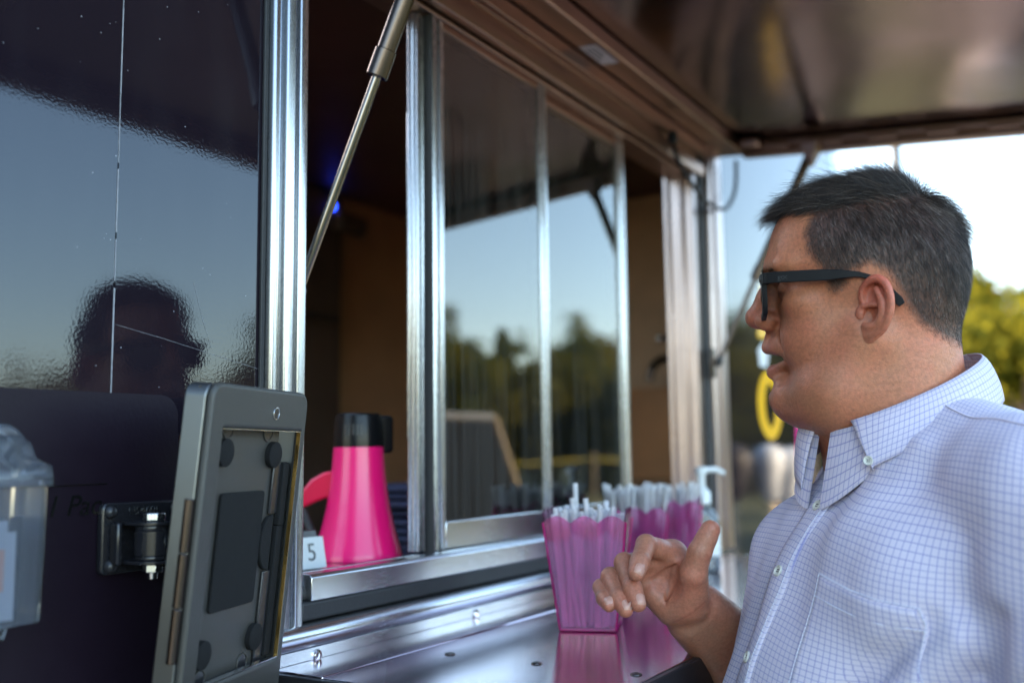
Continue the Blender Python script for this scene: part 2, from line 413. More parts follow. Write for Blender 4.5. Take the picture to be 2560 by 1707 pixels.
for sx in (.815, 1.12, 1.42, 1.72, 1.98):
    obj('screw', MB().lathe([(.0015, .004), (.0045, .0035), (.0058, .001), (.0058, 0)], 14, (sx, -.014, 1.3155), (0, -1, 0)), 'chrome', win, smooth=40)
# sliding sashes: two behind each other; stiles and rails per sash, tinted panes
def sash(x0, x1, y0, y1, stl, str_, zlo=1.4005, zhi=2.117, rail=.036, mat='alu'):
    obj('sash_stile', MB().prism([(x0, y1), (x0, y0+.002), (x0+.004, y0), (x0+stl*.42, y0), (x0+stl*.45, y0+.005), (x0+stl*.62, y0+.005), (x0+stl*.66, y0), (x0+stl, y0+.001), (x0+stl, y1)], lambda p, q, t: (p, q, t), zlo, zhi), mat, win, .001)
    obj('sash_stile', MB().prism([(x1-str_, y1), (x1-str_, y0+.001), (x1-str_*.66, y0), (x1-str_*.62, y0+.004), (x1-str_*.45, y0+.004), (x1-str_*.4, y0), (x1, y0+.001), (x1, y1)], lambda p, q, t: (p, q, t), zlo, zhi), mat, win, .001)
    obj('sash_rail', MB().box(x0+stl+.0002, x1-str_-.0002, y0+.001, y1-.001, zlo, zlo+rail), 'alu_h', win, .0015)
    obj('sash_rail', MB().box(x0+stl+.0002, x1-str_-.0002, y0+.001, y1-.001, zhi-.012, zhi), 'awning_trim', win, .0015)
    ym = (y0+y1)/2
    obj('glass_pane', MB().box(x0+stl-.004, x1-str_+.004, ym-.0015, ym+.0015, zlo+rail-.004, zhi-.008), 'glass', win)
sash(1.052, 1.372, .005, .015, .030, .026)
sash(1.345, 1.715, .0255, .039, .024, .032)
# meeting stiles of the left, slid-open sash stack: several parallel edges
post([(1.0345, .0325), (1.0345, .030), (1.0375, .029), (1.0375, .0265), (1.0350, .026), (1.0350, .0225), (1.0375, .022), (1.0375, .0195), (1.0355, .019), (1.0360, .0165), (1.0430, .016), (1.0440, .019), (1.0455, .019), (1.0505, .0165), (1.0505, .0325)], 'sash_stile', z0=1.4005, z1=2.117)
post([(1.049, .045), (1.049, .034), (1.060, .034), (1.060, .045)], 'sash_pull', z0=1.545, z1=1.985)
obj('gasket', MB().box(1.0507, 1.0517, .003, .02, 1.385, 2.117), 'rubber', win, .001)

# ---- counter: polished sheet on brackets with a dark edge
CZ = 1.31
cpts = [(.768, -.0145), (2.02, -.0145), (2.02, -.06), (.755, -.06), (.755, -.03)]
cnt = obj('counter', MB().box(.752, 2.02, -.356, -.0795, CZ-.003, CZ), 'counter_metal', truck, .0008)
obj('back_leaf', MB().box(.752, 2.02, -.0785, -.0145, CZ-.003, CZ+.0012), 'counter_metal', cnt, .0012)
obj('edge_strip', MB().box(.752, 2.02, -.364, -.3562, CZ-.045, CZ-.0005), 'black_plastic', cnt, .0015)
obj('edge_strip', MB().box(2.0202, 2.028, -.364, -.0145, CZ-.045, CZ-.0005), 'black_plastic', cnt, .0015)
obj('edge_strip', MB().box(.744, .7518, -.364, -.0145, CZ-.045, CZ-.0005), 'black_plastic', cnt, .0015)
obj('under_board', MB().box(.7521, 2.0199, -.3558, -.004, CZ-.040, CZ-.0035), 'black_powder', cnt)
for sx in (.905, 1.38, 1.86):
    br = MB(); br.add([(sx-.012, -.002, CZ-.041), (sx-.012, -.33, CZ-.041), (sx-.012, -.002, CZ-.24), (sx+.012, -.002, CZ-.041), (sx+.012, -.33, CZ-.041), (sx+.012, -.002, CZ-.24)],
                      [(0, 1, 2), (3, 5, 4), (0, 3, 4, 1), (1, 4, 5, 2), (2, 5, 3, 0)])
    obj('bracket', br, 'black_powder', cnt)
    for sy in (-.122, -.229, -.339):
        obj('screw', MB().lathe([(.0012, .0014), (.003, .0020), (.0055, .0012), (.0062, .0)], 14, (sx, sy, CZ)), 'steel_dark', cnt, smooth=40)

# ---- awning: lifted hatch, hinged above the window, sloping slightly down outwards
def aw(x, y, dz=0):          # a point of the awning's underside at distance y from the wall
    return (x, -y, 2.212 - .085*y + dz)
AX0, AX1, AL = .735, 2.172, .765
pan = MB(); nx, ny = 14, 8
for i in range(nx+1):
    for j in range(ny+1):
        x = AX0+.02+(AX1-AX0-.04)*i/nx; y = .07+(AL-.085)*j/ny
        s_ = math.sin(math.pi*i/nx)*math.sin(math.pi*j/ny)
        pan.v.append(aw(x, y, .010 + .004*s_*math.sin(i*1.3+j*.7)))
for i in range(nx):
    for j in range(ny):
        a = i*(ny+1)+j; pan.f.append((a, a+1, a+ny+2, a+ny+1))
awn = obj('awning', pan, 'awning_metal', truck, smooth=180)
def awbox(x0, x1, y0, y1, d0, d1):
    m = MB(); vs = [aw(x, y, d) for d in (d0, d1) for (x, y) in ((x0, y0), (x1, y0), (x1, y1), (x0, y1))]
    return m.add(vs, [(0, 3, 2, 1), (4, 5, 6, 7), (0, 1, 5, 4), (1, 2, 6, 5), (2, 3, 7, 6), (3, 0, 4, 7)])
obj('outer_skin', awbox(AX0, AX1, .004, AL, .030, .034), 'vinyl', awn)
obj('hinge_rail', awbox(AX0, AX1, .012, .069, -.012, .029), 'awning_trim', awn, .003)
obj('inner_lip', awbox(AX0+.03, AX1-.034, .0692, .078, -.020, .008), 'awning_trim', awn, .003)
obj('edge_rail', awbox(AX1-.032, AX1, .0695, AL, -.022, .029), 'awning_trim', awn, .004)
obj('edge_rail', awbox(AX0, AX0+.032, .0695, AL, -.022, .029), 'awning_trim', awn, .004)
obj('front_rail', awbox(AX0+.0322, AX1-.0322, AL-.035, AL, -.022, .029), 'awning_trim', awn, .004)
obj('inner_lip', awbox(AX1-.050, AX1-.0325, .080, AL-.037, -.006, .007), 'awning_trim', awn, .003)
for y in (.12, .235, .345, .46, .575, .69):
    obj('edge_clip', awbox(AX1-.056, AX1-.034, y, y+.060, -.013, -.0065), 'awning_trim', awn, .002)
obj('corner_gusset', awbox(AX1-.085, AX1-.0505, .0785, .125, -.012, .006), 'awning_trim', awn, .006)
obj('hinge_gap', MB().box(.76, 2.14, -.0115, .0008, 2.1995, 2.2395), 'rubber', awn)
stk = MB(); stk.add([aw(1.43, .026, -.0126), aw(1.52, .026, -.0126), aw(1.52, .058, -.0126), aw(1.43, .058, -.0126)], [(0, 1, 2, 3)])
so = obj('sticker', stk, 'sticker', awn)
for k in range(3):
    obj('printed_line', MB().add([aw(1.44, .031+k*.008, -.0129), aw(1.50-.01*k, .031+k*.008, -.0129), aw(1.50-.01*k, .034+k*.008, -.0129), aw(1.44, .034+k*.008, -.0129)], [(0, 1, 2, 3)]), 'black_plastic', so)
mat_alu('rod_steel', (.26, .235, .225), .16, (40, 40, 1), .03, .2)
# gas struts: cylinder, collar, rod, end bracket
def strut(x, base, top, split):
    base = Vector(base); top = Vector(top); d = (top-base); mid = base + d*split
    c = obj('gas_strut', MB().tube([mid, top], .0105, 20), 'steel_dark', truck, .001)
    dn = d.normalized()
    obj('collar', MB().lathe([(.0112, 0), (.0122, .001), (.0122, .030), (.0112, .031)], 20, mid - dn*.016, dn), 'steel_dark', c, smooth=30)
    obj('piston_rod', MB().tube([base, mid], .0052, 16), 'rod_steel' if x < 1 else 'steel_dark', c, smooth=40)
    obj('ball_end', MB().lathe([(.004, -.012), (.008, -.008), (.009, 0), (.008, .008), (.004, .012)], 14, base, dn), 'black_plastic', c, smooth=60)
    yb = base.y+.012
    obj('bracket', MB().box(base.x-.012, base.x+.012, yb, yb+.002, base.z-.035, base.z+.03).box(base.x-.004, base.x+.004, yb-.008, yb, base.z-.008, base.z+.008), 'steel_dark', c, .001)
    m = MB(); t = top
    m.add([(t.x-.03, t.y-.02, t.z+.012), (t.x+.03, t.y-.02, t.z+.012), (t.x+.008, t.y, t.z-.035), (t.x-.008, t.y, t.z-.035), (t.x-.03, t.y+.02, t.z+.012), (t.x+.03, t.y+.02, t.z+.012), (t.x+.008, t.y+.006, t.z-.035), (t.x-.008, t.y+.006, t.z-.035)],
          [(0, 1, 2, 3), (7, 6, 5, 4), (0, 4, 5, 1), (1, 5, 6, 2), (2, 6, 7, 3), (3, 7, 4, 0)])
    obj('top_bracket', m, 'awning_trim', c, .002)
strut(.80, (.808, .012, 1.700), (.842, -.185, 2.178), .52)
strut(2.07, (2.045, -.034, 1.715), (2.12, -.232, 2.165), .42)
# black cable looping from the head to the awning corner
obj('cable', MB().tube(spline([(1.850, -.022, 2.150), (1.853, -.030, 2.112), (1.90, -.036, 2.078), (1.965, -.038, 2.058), (2.04, -.04, 2.050), (2.115, -.04, 2.064), (2.165, -.042, 2.105), (2.178, -.044, 2.142), (2.166, -.05, 2.185)], 8), .0045, 10), 'rubber', truck, smooth=60)
obj('cable_gland', MB().lathe([(.006, -.012), (.010, -.008), (.010, .008), (.006, .012)], 14, (1.850, -.022, 2.158), (0, 0, 1)), 'rubber', truck, smooth=40)

# ---- interior seen through the opening
obj('inner_shelf', MB().box(.8025, 2.03, .0605, .46, 1.355, 1.388), 'counter_metal', truck, .002)
obj('inner_lining', MB().box(TX0+.031, .795, .0305, .05, TZ0+.03, 2.459), 'int_wall', truck)
obj('partition', MB().box(2.70, 3.319, 1.60, 1.64, TZ0+.03, 2.459), 'int_wall', truck)
obj('fridge_column', MB().box(1.60, 2.66, 1.55, 2.10, TZ0+.03, 2.455), 'int_dark', truck, .01)
obj('fridge_handle', MB().box(2.05, 2.64, 1.535, 1.549, 1.98, 2.01), 'black_plastic', truck, .004)
obj('door_closer', MB().box(2.60, 2.74, 1.50, 1.549, 2.315, 2.375), 'int_dark', truck, .006)
obj('sink_board', MB().box(3.295, 3.3185, .14, 1.0, 1.43, 1.755), 'int_wood', truck, .004)
obj('sink_unit', MB().box(2.75, 3.294, .14, 1.0, TZ0+.03, 1.42), 'black_powder', truck, .01)
def mat_led():
    t = NT('blue_led'); e = t.n('ShaderNodeEmission'); e.inputs[0].default_value = (.02, .06, 1, 1); e.inputs[1].default_value = 1.6
    t.surf(e.outputs[0]); M['led'] = t.m
mat_led()
obj('indicator_lamp', MB().lathe([(.004, -.004), (.011, -.003), (.012, 0), (.009, .004), (.003, .006)], 16, (2.605, 1.546, 2.398), (0, -1, 0)), 'led', truck, smooth=60)['label'] = 'small glowing blue indicator light'
# ================================================================ tablet holder on a swivel wall mount
mat_alu('anodised', (.20, .205, .20), .38, (3, 3, 3), .05, .15)
simple('foam_black', (.010, .010, .0105), .8, 0, .5, 1400, **{'Specular IOR Level': .2})
simple('grey_paint', (.055, .053, .048), .40, .35, .25, 1500, .03)
mat_alu('bolt_zinc', (.62, .64, .66), .25, (20, 20, 20), .05, .3)
mat_alu('warm_light_edge', (.85, .52, .16), .25, (1, 1, 1), .02, .2)  # warm light on the frame's inner edge, painted as yellow metal
TH = tag(empty('tablet_holder', (.6286, -.0988, 1.437)), 'grey empty tablet frame on a black swivel mount by the window', 'tablet holder')
a_, t_, r_ = R(17.26), R(5.89), R(-.3)
E1 = Vector((math.cos(a_), math.sin(a_), 0)); NN = Vector((math.sin(a_), -math.cos(a_), 0)); UP = Vector((0, 0, 1))
E2 = UP*math.cos(t_) + NN*math.sin(t_); N2 = E1.cross(E2)     # points out of the front, away from the wall
TC = Vector((.6286, -.0988, 1.437))
TM = Matrix(((E1.x, E2.x, N2.x, TC.x), (E1.y, E2.y, N2.y, TC.y), (E1.z, E2.z, N2.z, TC.z), (0, 0, 0, 1)))
def rrect(x0, x1, y0, y1, r, n=6):
    out = []
    for cx, cy, a0 in ((x1-r, y1-r, 0), (x0+r, y1-r, 90), (x0+r, y0+r, 180), (x1-r, y0+r, 270)):
        for k in range(n+1):
            a = R(a0+90*k/n); out.append((cx+r*math.cos(a), cy+r*math.sin(a)))
    return out
def plate(prof, z0, z1):
    return MB().prism(prof, lambda p, q, t: (p, q, t), z0, z1)
def ringplate(outer, inner, z0, z1):
    n = len(outer); m = MB()
    vs = [(x, y, z) for z in (z0, z1) for lp in (outer, inner) for x, y in lp]
    fs = []
    for i in range(n):
        j = (i+1) % n
        fs += [(2*n+i, 2*n+j, 3*n+j, 3*n+i), (n+i, n+j, j, i), (i, j, 2*n+j, 2*n+i), (3*n+i, 3*n+j, n+j, n+i)]
    return m.add(vs, fs)
W2, H2 = .0925, .146
outer = rrect(-.0785, W2, -H2, H2, .012); hole = rrect(-.0575, .0845, -.1010, .1095, .0012)
ff = obj('front_frame', ringplate(outer, hole, -.007, 0).xform(TM), 'grey_paint', TH, .003, 4)
obj('inner_edge', MB().box(.0838, .0844, -.1009, .1094, -.0042, -.0006).xform(TM), 'warm_light_edge', ff)
obj('inner_edge', MB().box(-.0574, .0833, -.1009, -.1001, -.0065, -.0006).xform(TM), 'bolt_zinc', ff)
obj('inner_edge', MB().box(-.0574, .0833, .1086, .1094, -.0065, -.0006).xform(TM), 'bolt_zinc', ff)
for cx_, cy_ in ((.030, .1245), (.024, -.1250)):
    obj('camera_hole', MB().lathe([(.0001, .0004), (.0045, .0004), (.0050, .0002)], 20).xform(TM @ Matrix.Translation((cx_, cy_, 0))), 'black_plastic', ff)
    obj('hole_rim', MB().tube([Vector((cx_+.0052*math.cos(R(k*15)), cy_+.0052*math.sin(R(k*15)), .0002)) for k in range(25)], .0007, 6).xform(TM), 'bolt_zinc', ff, smooth=60)
# side walls and the inner back plate
obj('side_shell', ringplate(rrect(-.0790, W2-.001, -H2+.001, H2-.001, .012), rrect(-.0765, W2-.0035, -H2+.0035, H2-.0035, .010), -.026, -.0072).xform(TM), 'anodised', TH, .001)
BZ = -.0135
bp = obj('back_plate', MB().prism([(-.0762, -.1422), (.0885, -.1422), (.0885, .0795), (.0665, .0795), (.0665, .1422), (-.0762, .1422)], lambda p, q, t: (p, q, t), BZ-.0025, BZ).xform(TM), 'grey_paint', TH)
obj('centre_pad', plate(rrect(-.030, .0455, -.046, .054, .004), BZ+.0001, BZ+.003).xform(TM), 'foam_black', bp, .0008)
for px_, py_ in ((-.0335, .0885), (.0545, .0865), (-.0345, -.0785), (.0540, -.0785)):
    obj('foam_dot', MB().lathe([(.0003, .0055), (.0110, .0055), (.0120, .0048), (.0120, 0)], 30).xform(TM @ Matrix.Translation((px_, py_, BZ+.0001))), 'foam_black', bp, smooth=40)
for px_, py_ in ((-.0275, .1085), (.0440, .1075), (.0405, -.1000), (-.0300, -.1000)):
    obj('hole_rim', MB().tube([Vector((px_+.0085*math.cos(R(k*15)), py_+.0085*math.sin(R(k*15)), BZ+.0002)) for k in range(25)], .0012, 6).xform(TM), 'grey_paint', bp, smooth=60)
    obj('bolt_hole', MB().lathe([(.0002, .0006), (.0076, .0006), (.0076, 0)], 20).xform(TM @ Matrix.Translation((px_, py_, BZ))), 'black_plastic', bp)
tab = [(.0640, -.0200)] + [(.0620+.0170*math.cos(R(a)), .0055+.0250*math.sin(R(a))) for a in range(265, 94, -10)] + [(.0640, .0310)]
obj('foam_tab', plate(tab, BZ+.0001, BZ+.0045).xform(TM), 'foam_black', bp, .0008)
obj('foam_rib', MB().box(.0580, .0720, .0315, .0790, BZ+.0001, BZ+.0030).xform(TM), 'black_plastic', bp, .001)
obj('foam_rib', MB().box(.0580, .0720, -.1150, -.0205, BZ+.0001, BZ+.0030).xform(TM), 'black_plastic', bp, .001)
obj('foam_rib', MB().box(.0722, .0832, .0205, .0790, BZ+.0001, BZ+.0060).xform(TM), 'foam_black', bp, .001)
obj('foam_rib', MB().box(.0722, .0832, -.0990, .0200, BZ+.0001, BZ+.0055).xform(TM), 'foam_black', bp, .001)
obj('lock_slot', MB().lathe([(.0002, .001), (.009, .001), (.010, 0)], 20).xform(TM @ Matrix.Translation((-.0545, .0, BZ))), 'anodised', bp)
for k, (y0, y1) in enumerate(((.052, .010), (.009, -.033), (-.034, -.076))):
    obj('hinge_knuckle', MB().tube([(-.0800, y0, -.010), (-.0800, y1, -.010)], .0042, 14).xform(TM), 'steel_dark', TH, .0006)
# wall plate, yoke and barrel
wp = obj('wall_plate', MB().prism(rrect(.5530, .6375, 1.4240, 1.4845, .006), lambda p, q, t: (p, t, q), -.0085, -.0009), 'black_powder', TH, .002, 3)
for sx, sz in ((.5605, 1.4768), (.6300, 1.4775), (.5620, 1.4310), (.6290, 1.4315)):
    obj('screw', MB().lathe([(.0006, .0052), (.003, .0048), (.0052, .0022), (.0058, 0)], 16, (sx, -.0086, sz), (0, -1, 0)), 'black_plastic', wp, smooth=60)
obj('yoke_post', MB().box(.5600, .5655, -.020, -.0088, 1.4320, 1.4680), 'black_powder', wp, .002)
obj('yoke_leaf', plate([(.570, -.009), (.604, -.009), (.606, -.030)] + [(.584+.0185*math.cos(R(a)), -.036+.0185*math.sin(R(a))) for a in range(10, -171, -20)] + [(.566, -.022)], 1.4655, 1.4685), 'black_powder', wp, .0006)
obj('yoke_leaf', plate([(.570, -.009), (.604, -.009), (.606, -.030)] + [(.584+.0185*math.cos(R(a)), -.036+.0185*math.sin(R(a))) for a in range(10, -171, -20)] + [(.566, -.022)], 1.4330, 1.4360), 'black_powder', wp, .0006)
bar = obj('barrel', MB().lathe([(.005, 1.4365), (.0150, 1.4365), (.0155, 1.438), (.0150, 1.4395), (.0160, 1.4405), (.0160, 1.4605), (.0150, 1.4615), (.0155, 1.463), (.0150, 1.465), (.005, 1.465)], 28, (.584, -.036, 0)), 'black_powder', TH, smooth=40)
hexp = [(.0095*math.cos(R(60*k+10)), .0095*math.sin(R(60*k+10))) for k in range(6)]
obj('bolt_head', MB().prism(hexp, lambda p, q, t: (p+.584, q-.036, t), 1.4690, 1.4755), 'bolt_zinc', bar, .0008)
obj('bolt_head', MB().prism(hexp, lambda p, q, t: (p*.9+.584, q*.9-.036, t), 1.4255, 1.4325), 'bolt_zinc', bar, .0008)
obj('bolt_tip', MB().lathe([(.0004, 1.4195), (.004, 1.420), (.0045, 1.4255)], 14, (.584, -.036, 0)), 'bolt_zinc', bar, smooth=40)
obj('swivel_arm', MB().tube([(.598, -.038, 1.450), (.610, -.046, 1.449), (.628, -.060, 1.447)], .0095, 14), 'black_powder', TH, .001)
dc = Vector((.606, -.056, 1.4495))
obj('pivot_disc', MB().lathe([(.004, -.004), (.021, -.004), (.022, -.003), (.022, .003), (.021, .004), (.004, .004)], 30, dc, (-.5, -.86, 0)), 'foam_black', TH, smooth=30)
obj('pivot_cap', MB().lathe([(.0002, .008), (.008, .007), (.009, .004)], 20, (.600, -.064, 1.4495), (-.55, -.83, 0)), 'bolt_zinc', TH, smooth=40)
text_mesh('lettering', 'WESTPUGGLE', .0100, 'bolt_zinc', frame((.5955, -.0089, 1.4765), (1, 0, 0), (0, 0, 1)), wp, .0002, 0, 1.0, .50)

# ================================================================ clear card box on the wall
mat_clear('clear_plastic', (.95, .965, .98), (.45, .50, .58), .17, 1.5, .08)
simple('card_paper', (.20, .22, .28), .6, 0, .1, 200, .06)
simple('card_print', (.30, .16, .14), .6)
FB = tag(empty('card_box', (.43, -.04, 1.40)), 'clear plastic card box with domed lid on the black wall at the left edge', 'card box')
def taper(x0, x1, y0, y1, z0, z1, k):
    cx = (x0+x1)/2; m = MB()
    lo = [(cx+(x-cx)*k, y) for x, y in rrect(x0, x1, y0, y1, .012, 4)]; hi = rrect(x0, x1, y0, y1, .012, 4); n = len(lo)
    mid = [(cx+(x-cx)*(k*.5+.5)*1.01, y) for x, y in hi]
    return m.add([(x, y, z0) for x, y in lo] + [(x, y, (z0+z1)/2) for x, y in mid] + [(x, y, z1) for x, y in hi],
                 [(i, (i+1) % n, n+(i+1) % n, n+i) for i in range(n)] + [(n+i, n+(i+1) % n, 2*n+(i+1) % n, 2*n+i) for i in range(n)] + [tuple(range(n-1, -1, -1))])
obj('box_body', taper(.352, .464, -.072, -.010, 1.405, 1.502, .95), 'clear_plastic', FB, smooth=50)
obj('box_foot', taper(.362, .445, -.060, -.004, 1.394, 1.4045, .92), 'clear_plastic', FB, smooth=50)
obj('rim', ringplate(rrect(.349, .467, -.075, -.007, .012), rrect(.354, .462, -.070, -.012, .010), 1.5022, 1.508), 'clear_plastic', FB, .001)
lid = MB(); lv = []
for f, z in ((1, 1.5082), (.97, 1.517), (.80, 1.523), (.74, 1.534), (.62, 1.540)):
    lv += [((.408+(x-.408)*f), (-.041+(y+.041)*f), z) for x, y in rrect(.349, .467, -.075, -.007, .012, 4)]
n = len(lv)//5
lid.add(lv, [(r*n+i, r*n+(i+1) % n, (r+1)*n+(i+1) % n, (r+1)*n+i) for r in range(4) for i in range(n)] + [tuple(range(4*n, 5*n))])
lo_ = obj('lid', lid, 'clear_plastic', FB, smooth=60)
obj('lid_grip', MB().tube(bez((.429, -.04, 1.536), (.439, -.04, 1.550), (.455, -.04, 1.546), (.460, -.04, 1.518)), .0055, 10), 'clear_plastic', lo_, smooth=60)
for k in range(7):
    obj('card', MB().box(.361+.002*(k % 2), .444-.003*(k % 3), -.058+.006*k, -.0572+.006*k, 1.407, 1.470+.004*((k*5) % 3)), 'card_paper', FB)
obj('card_mark', MB().box(.407, .435, -.0588, -.0582, 1.428, 1.458), 'card_print', FB)

# ================================================================ megaphone, number card, cloths inside the hatch
def mat_plastic(name, col, rough=.22):
    t = NT(name); b = t.pb(col, rough, 0); b.inputs['Coat Weight'].default_value = .15; c = t.coord()
    t.l(t.mix(t.noise(c, 14, 3), [v*.93 for v in col], col), b.inputs['Base Color']); t.surf(b.outputs[0]); M[name] = t.m
mat_plastic('hot_pink', (.88, .008, .16), .25); mat_plastic('handle_red', (.70, .008, .06), .3); mat_plastic('gloss_black', (.006, .006, .007), .22)
M['gloss_black'].node_tree.nodes['Principled BSDF'].inputs['Specular IOR Level'].default_value = .22
M['gloss_black'].node_tree.nodes['Principled BSDF'].inputs['Coat Weight'].default_value = 0
mx, my, mz = 1.042, .120, 1.3885
MG = tag(empty('megaphone', (mx, my, mz)), 'hot pink megaphone with black top standing bell down inside the hatch', 'megaphone')
obj('bell', MB().lathe([(.05, .001), (.0585, .0), (.0590, .003), (.0570, .010), (.0530, .024), (.0475, .044), (.0425, .066), (.0385, .090), (.0358, .114), (.0342, .134), (.0336, .146)], 48, (mx, my, mz)), 'hot_pink', MG, smooth=60)
cap = obj('cap', MB().lathe([(.0338, .1462), (.0338, .160), (.0326, .176), (.0310, .188), (.0278, .1905), (.004, .191)], 40, (mx, my, mz)), 'gloss_black', MG, smooth=35)
vx, vy = math.cos(R(-100)), math.sin(R(-100))
obj('switch_box', MB().prism(rrect(-.011, .011, .138, .188, .006), lambda p, q, t: (mx+.020+p*.80, my-.020-p*.55-t, mz+q), .0, .012), 'gloss_black', cap, .003, 3)
for k in range(5):
    a = R(-170+k*9); obj('grille_slot', MB().box(-.0012, .0012, -.0008, .0008, -.007, .007).xform(Matrix.Translation((mx+.0334*math.cos(a), my+.0334*math.sin(a), mz+.1685)) @ Matrix.Rotation(a+math.pi/2, 4, 'Z')), 'grey_paint', cap)
hd_ = Vector((-.515, .857, 0)); hn_ = Vector((.857, .515, 0))
hp_ = [(.030, .082), (.048, .078), (.066, .070), (.076, .066), (.078, .074), (.074, .090), (.062, .104), (.046, .113), (.030, .116)]
obj('handle', MB().prism(hp_, lambda p, q, t: tuple(Vector((mx, my, mz+q)) + hd_*p + hn_*t), -.011, .011), 'handle_red', MG, .004, 3)
obj('wrist_strap', MB().tube(spline([(mx-.040, my+.066, mz+.072), (mx-.036, my+.055, mz+.045), (mx-.040, my+.035, mz+.02), (mx-.055, my+.012, mz+.007)], 6), .006, 8), 'rubber', MG, smooth=60)
simple('card_white', (.58, .60, .60), .5, 0, .05, 200, .03)
NC = tag(empty('number_card', (.908, .085, 1.3885)), 'white number card reading 5 standing on the sill', 'number card')
nm = Matrix.Translation((.912, .088, 1.4075)) @ Matrix.Rotation(R(-6), 4, 'Z') @ Matrix.Rotation(R(-12), 4, 'X')
obj('card_face', MB().box(-.025, .025, -.0012, 0, -.0188, .019).xform(nm), 'card_white', NC, .0006)
obj('card_stand', MB().box(-.028, .020, .004, .012, -.0188, .028).xform(nm), 'black_plastic', NC, .001)
text_mesh('numeral', '5', .030, 'marker_ink', nm @ frame((.004, -.0014, .0), (1, 0, 0), (0, 0, 1)), NC, .0003)
simple('navy_cloth', (.018, .022, .060), .8, 0, .5, 500, .2)
for k in range(7):
    m = MB(); rz = R(random.uniform(-5, 5)); dx = random.uniform(-.006, .006)
    prof = [(-.085, 0), (-.090, .004), (-.088, .010), (-.080, .0128), (.080, .0128), (.084, .007), (.082, 0)]
    m.prism(prof, lambda p, q, t: (p, t, q+.0015*math.sin(t*40+k)), -.07, .07); m.xform(Matrix.Translation((1.335+dx, .255, 1.3885+k*.0128)) @ Matrix.Diagonal((.85, .85, .85, 1)) @ Matrix.Rotation(rz, 4, 'Z'))
    w = ['bottom', 'second from the bottom', 'third from the bottom', 'fourth from the bottom', 'third from the top', 'second from the top', 'top'][k]
    tag(obj('folded_cloth', m, 'navy_cloth', None, .003), 'folded navy cloth, %s of the pile behind the megaphone' % w, 'folded cloth', 'navy cloths behind the megaphone')
# faucet on the far end wall
FA = tag(empty('faucet', (3.27, .56, 1.76)), 'curved bronze-toned faucet on the brown wall inside the truck', 'faucet')
obj('spout', MB().tube(spline([(3.293, .520, 1.838), (3.24, .530, 1.850), (3.19, .565, 1.845), (3.165, .595, 1.815), (3.16, .608, 1.770)], 6), .014, 14), 'steel_dark', FA, smooth=60)
obj('spout_base', MB().lathe([(.030, 0), (.030, .01), (.018, .02)], 20, (3.2935, .520, 1.838), (-1, 0, 0)), 'steel_dark', FA, smooth=40)
obj('tap_handle', MB().tube([(3.293, .515, 1.915), (3.23, .520, 1.917), (3.20, .55, 1.915), (3.19, .585, 1.917)], [.016, .015, .011, .014], 12), 'chrome', FA, smooth=60)
# ================================================================ straw boxes on the counter
mat_clear('pink_acrylic', (1.0, .72, .90), (1.0, .10, .50), .19, 1.5, .06, .45)
mat_clear('pink_edge', (1.0, .35, .65), (1.0, .02, .35), .65, 1.5, .06, .5)
mat_clear('straw_plastic', (.985, .985, .99), (.97, .95, .98), .62, 1.6, .10, .30)
def straw_box(cx, cy, rot, b, t, h, label):
    e = tag(empty('straw_box', (cx, cy, CZ)), label, 'straw box', 'pink straw boxes on the counter')
    mt = Matrix.Translation((cx, cy, CZ+.001)) @ Matrix.Rotation(rot, 4, 'Z')
    C4 = [(-1, -1), (1, -1), (1, 1), (-1, 1)]
    for k in range(4):
        (ax, ay), (bx, by) = C4[k], C4[(k+1) % 4]; n = 24; m = MB(); vs = []; fs = []
        nx, ny = (ay+by)/2, -(ax+bx)/2; ox, oy = (ax+bx)/2, (ay+by)/2
        for side in (0, 1):
            ins = .0011*side
            for i in range(n+1):
                f = i/n; sc_ = abs(math.sin(f*math.pi*3))*.009 - (.004 if k % 2 == 0 else -.004)
                for (hw, z) in ((b, 0), (t, h+sc_)):
                    x = (ax+(bx-ax)*f)*hw - ox*ins; y = (ay+(by-ay)*f)*hw - oy*ins; vs.append((x, y, z))
        q = 2*(n+1)
        for i in range(n):
            fs += [(2*i, 2*i+2, 2*i+3, 2*i+1), (q+2*i+1, q+2*i+3, q+2*i+2, q+2*i), (2*i+1, 2*i+3, q+2*i+3, q+2*i+1)]
        obj('side_wall', m.add(vs, fs).xform(mt), 'pink_acrylic', e)
    obj('bottom', MB().box(-b, b, -b, b, 0, .0025).xform(mt), 'pink_edge', e)
    for (ax, ay) in C4:
        obj('corner_edge', MB().tube([(ax*b, ay*b, 0), (ax*t, ay*t, h-.003)], .0012, 6).xform(mt), 'pink_edge', e)
    for k in range(4):
        (ax, ay), (bx, by) = C4[k], C4[(k+1) % 4]
        obj('base_edge', MB().tube([(ax*b, ay*b, .001), (bx*b, by*b, .001)], .0014, 6).xform(mt), 'pink_edge', e)
    return mt
sme = MB(); rs = []
sme.tube([(0, 0, 0), (0, 0, 1)], 1, 8, False)
sme = sme.mesh('straw'); sme.materials.append(M['straw_plastic']); sme.polygons.foreach_set('use_smooth', [True]*len(sme.polygons))
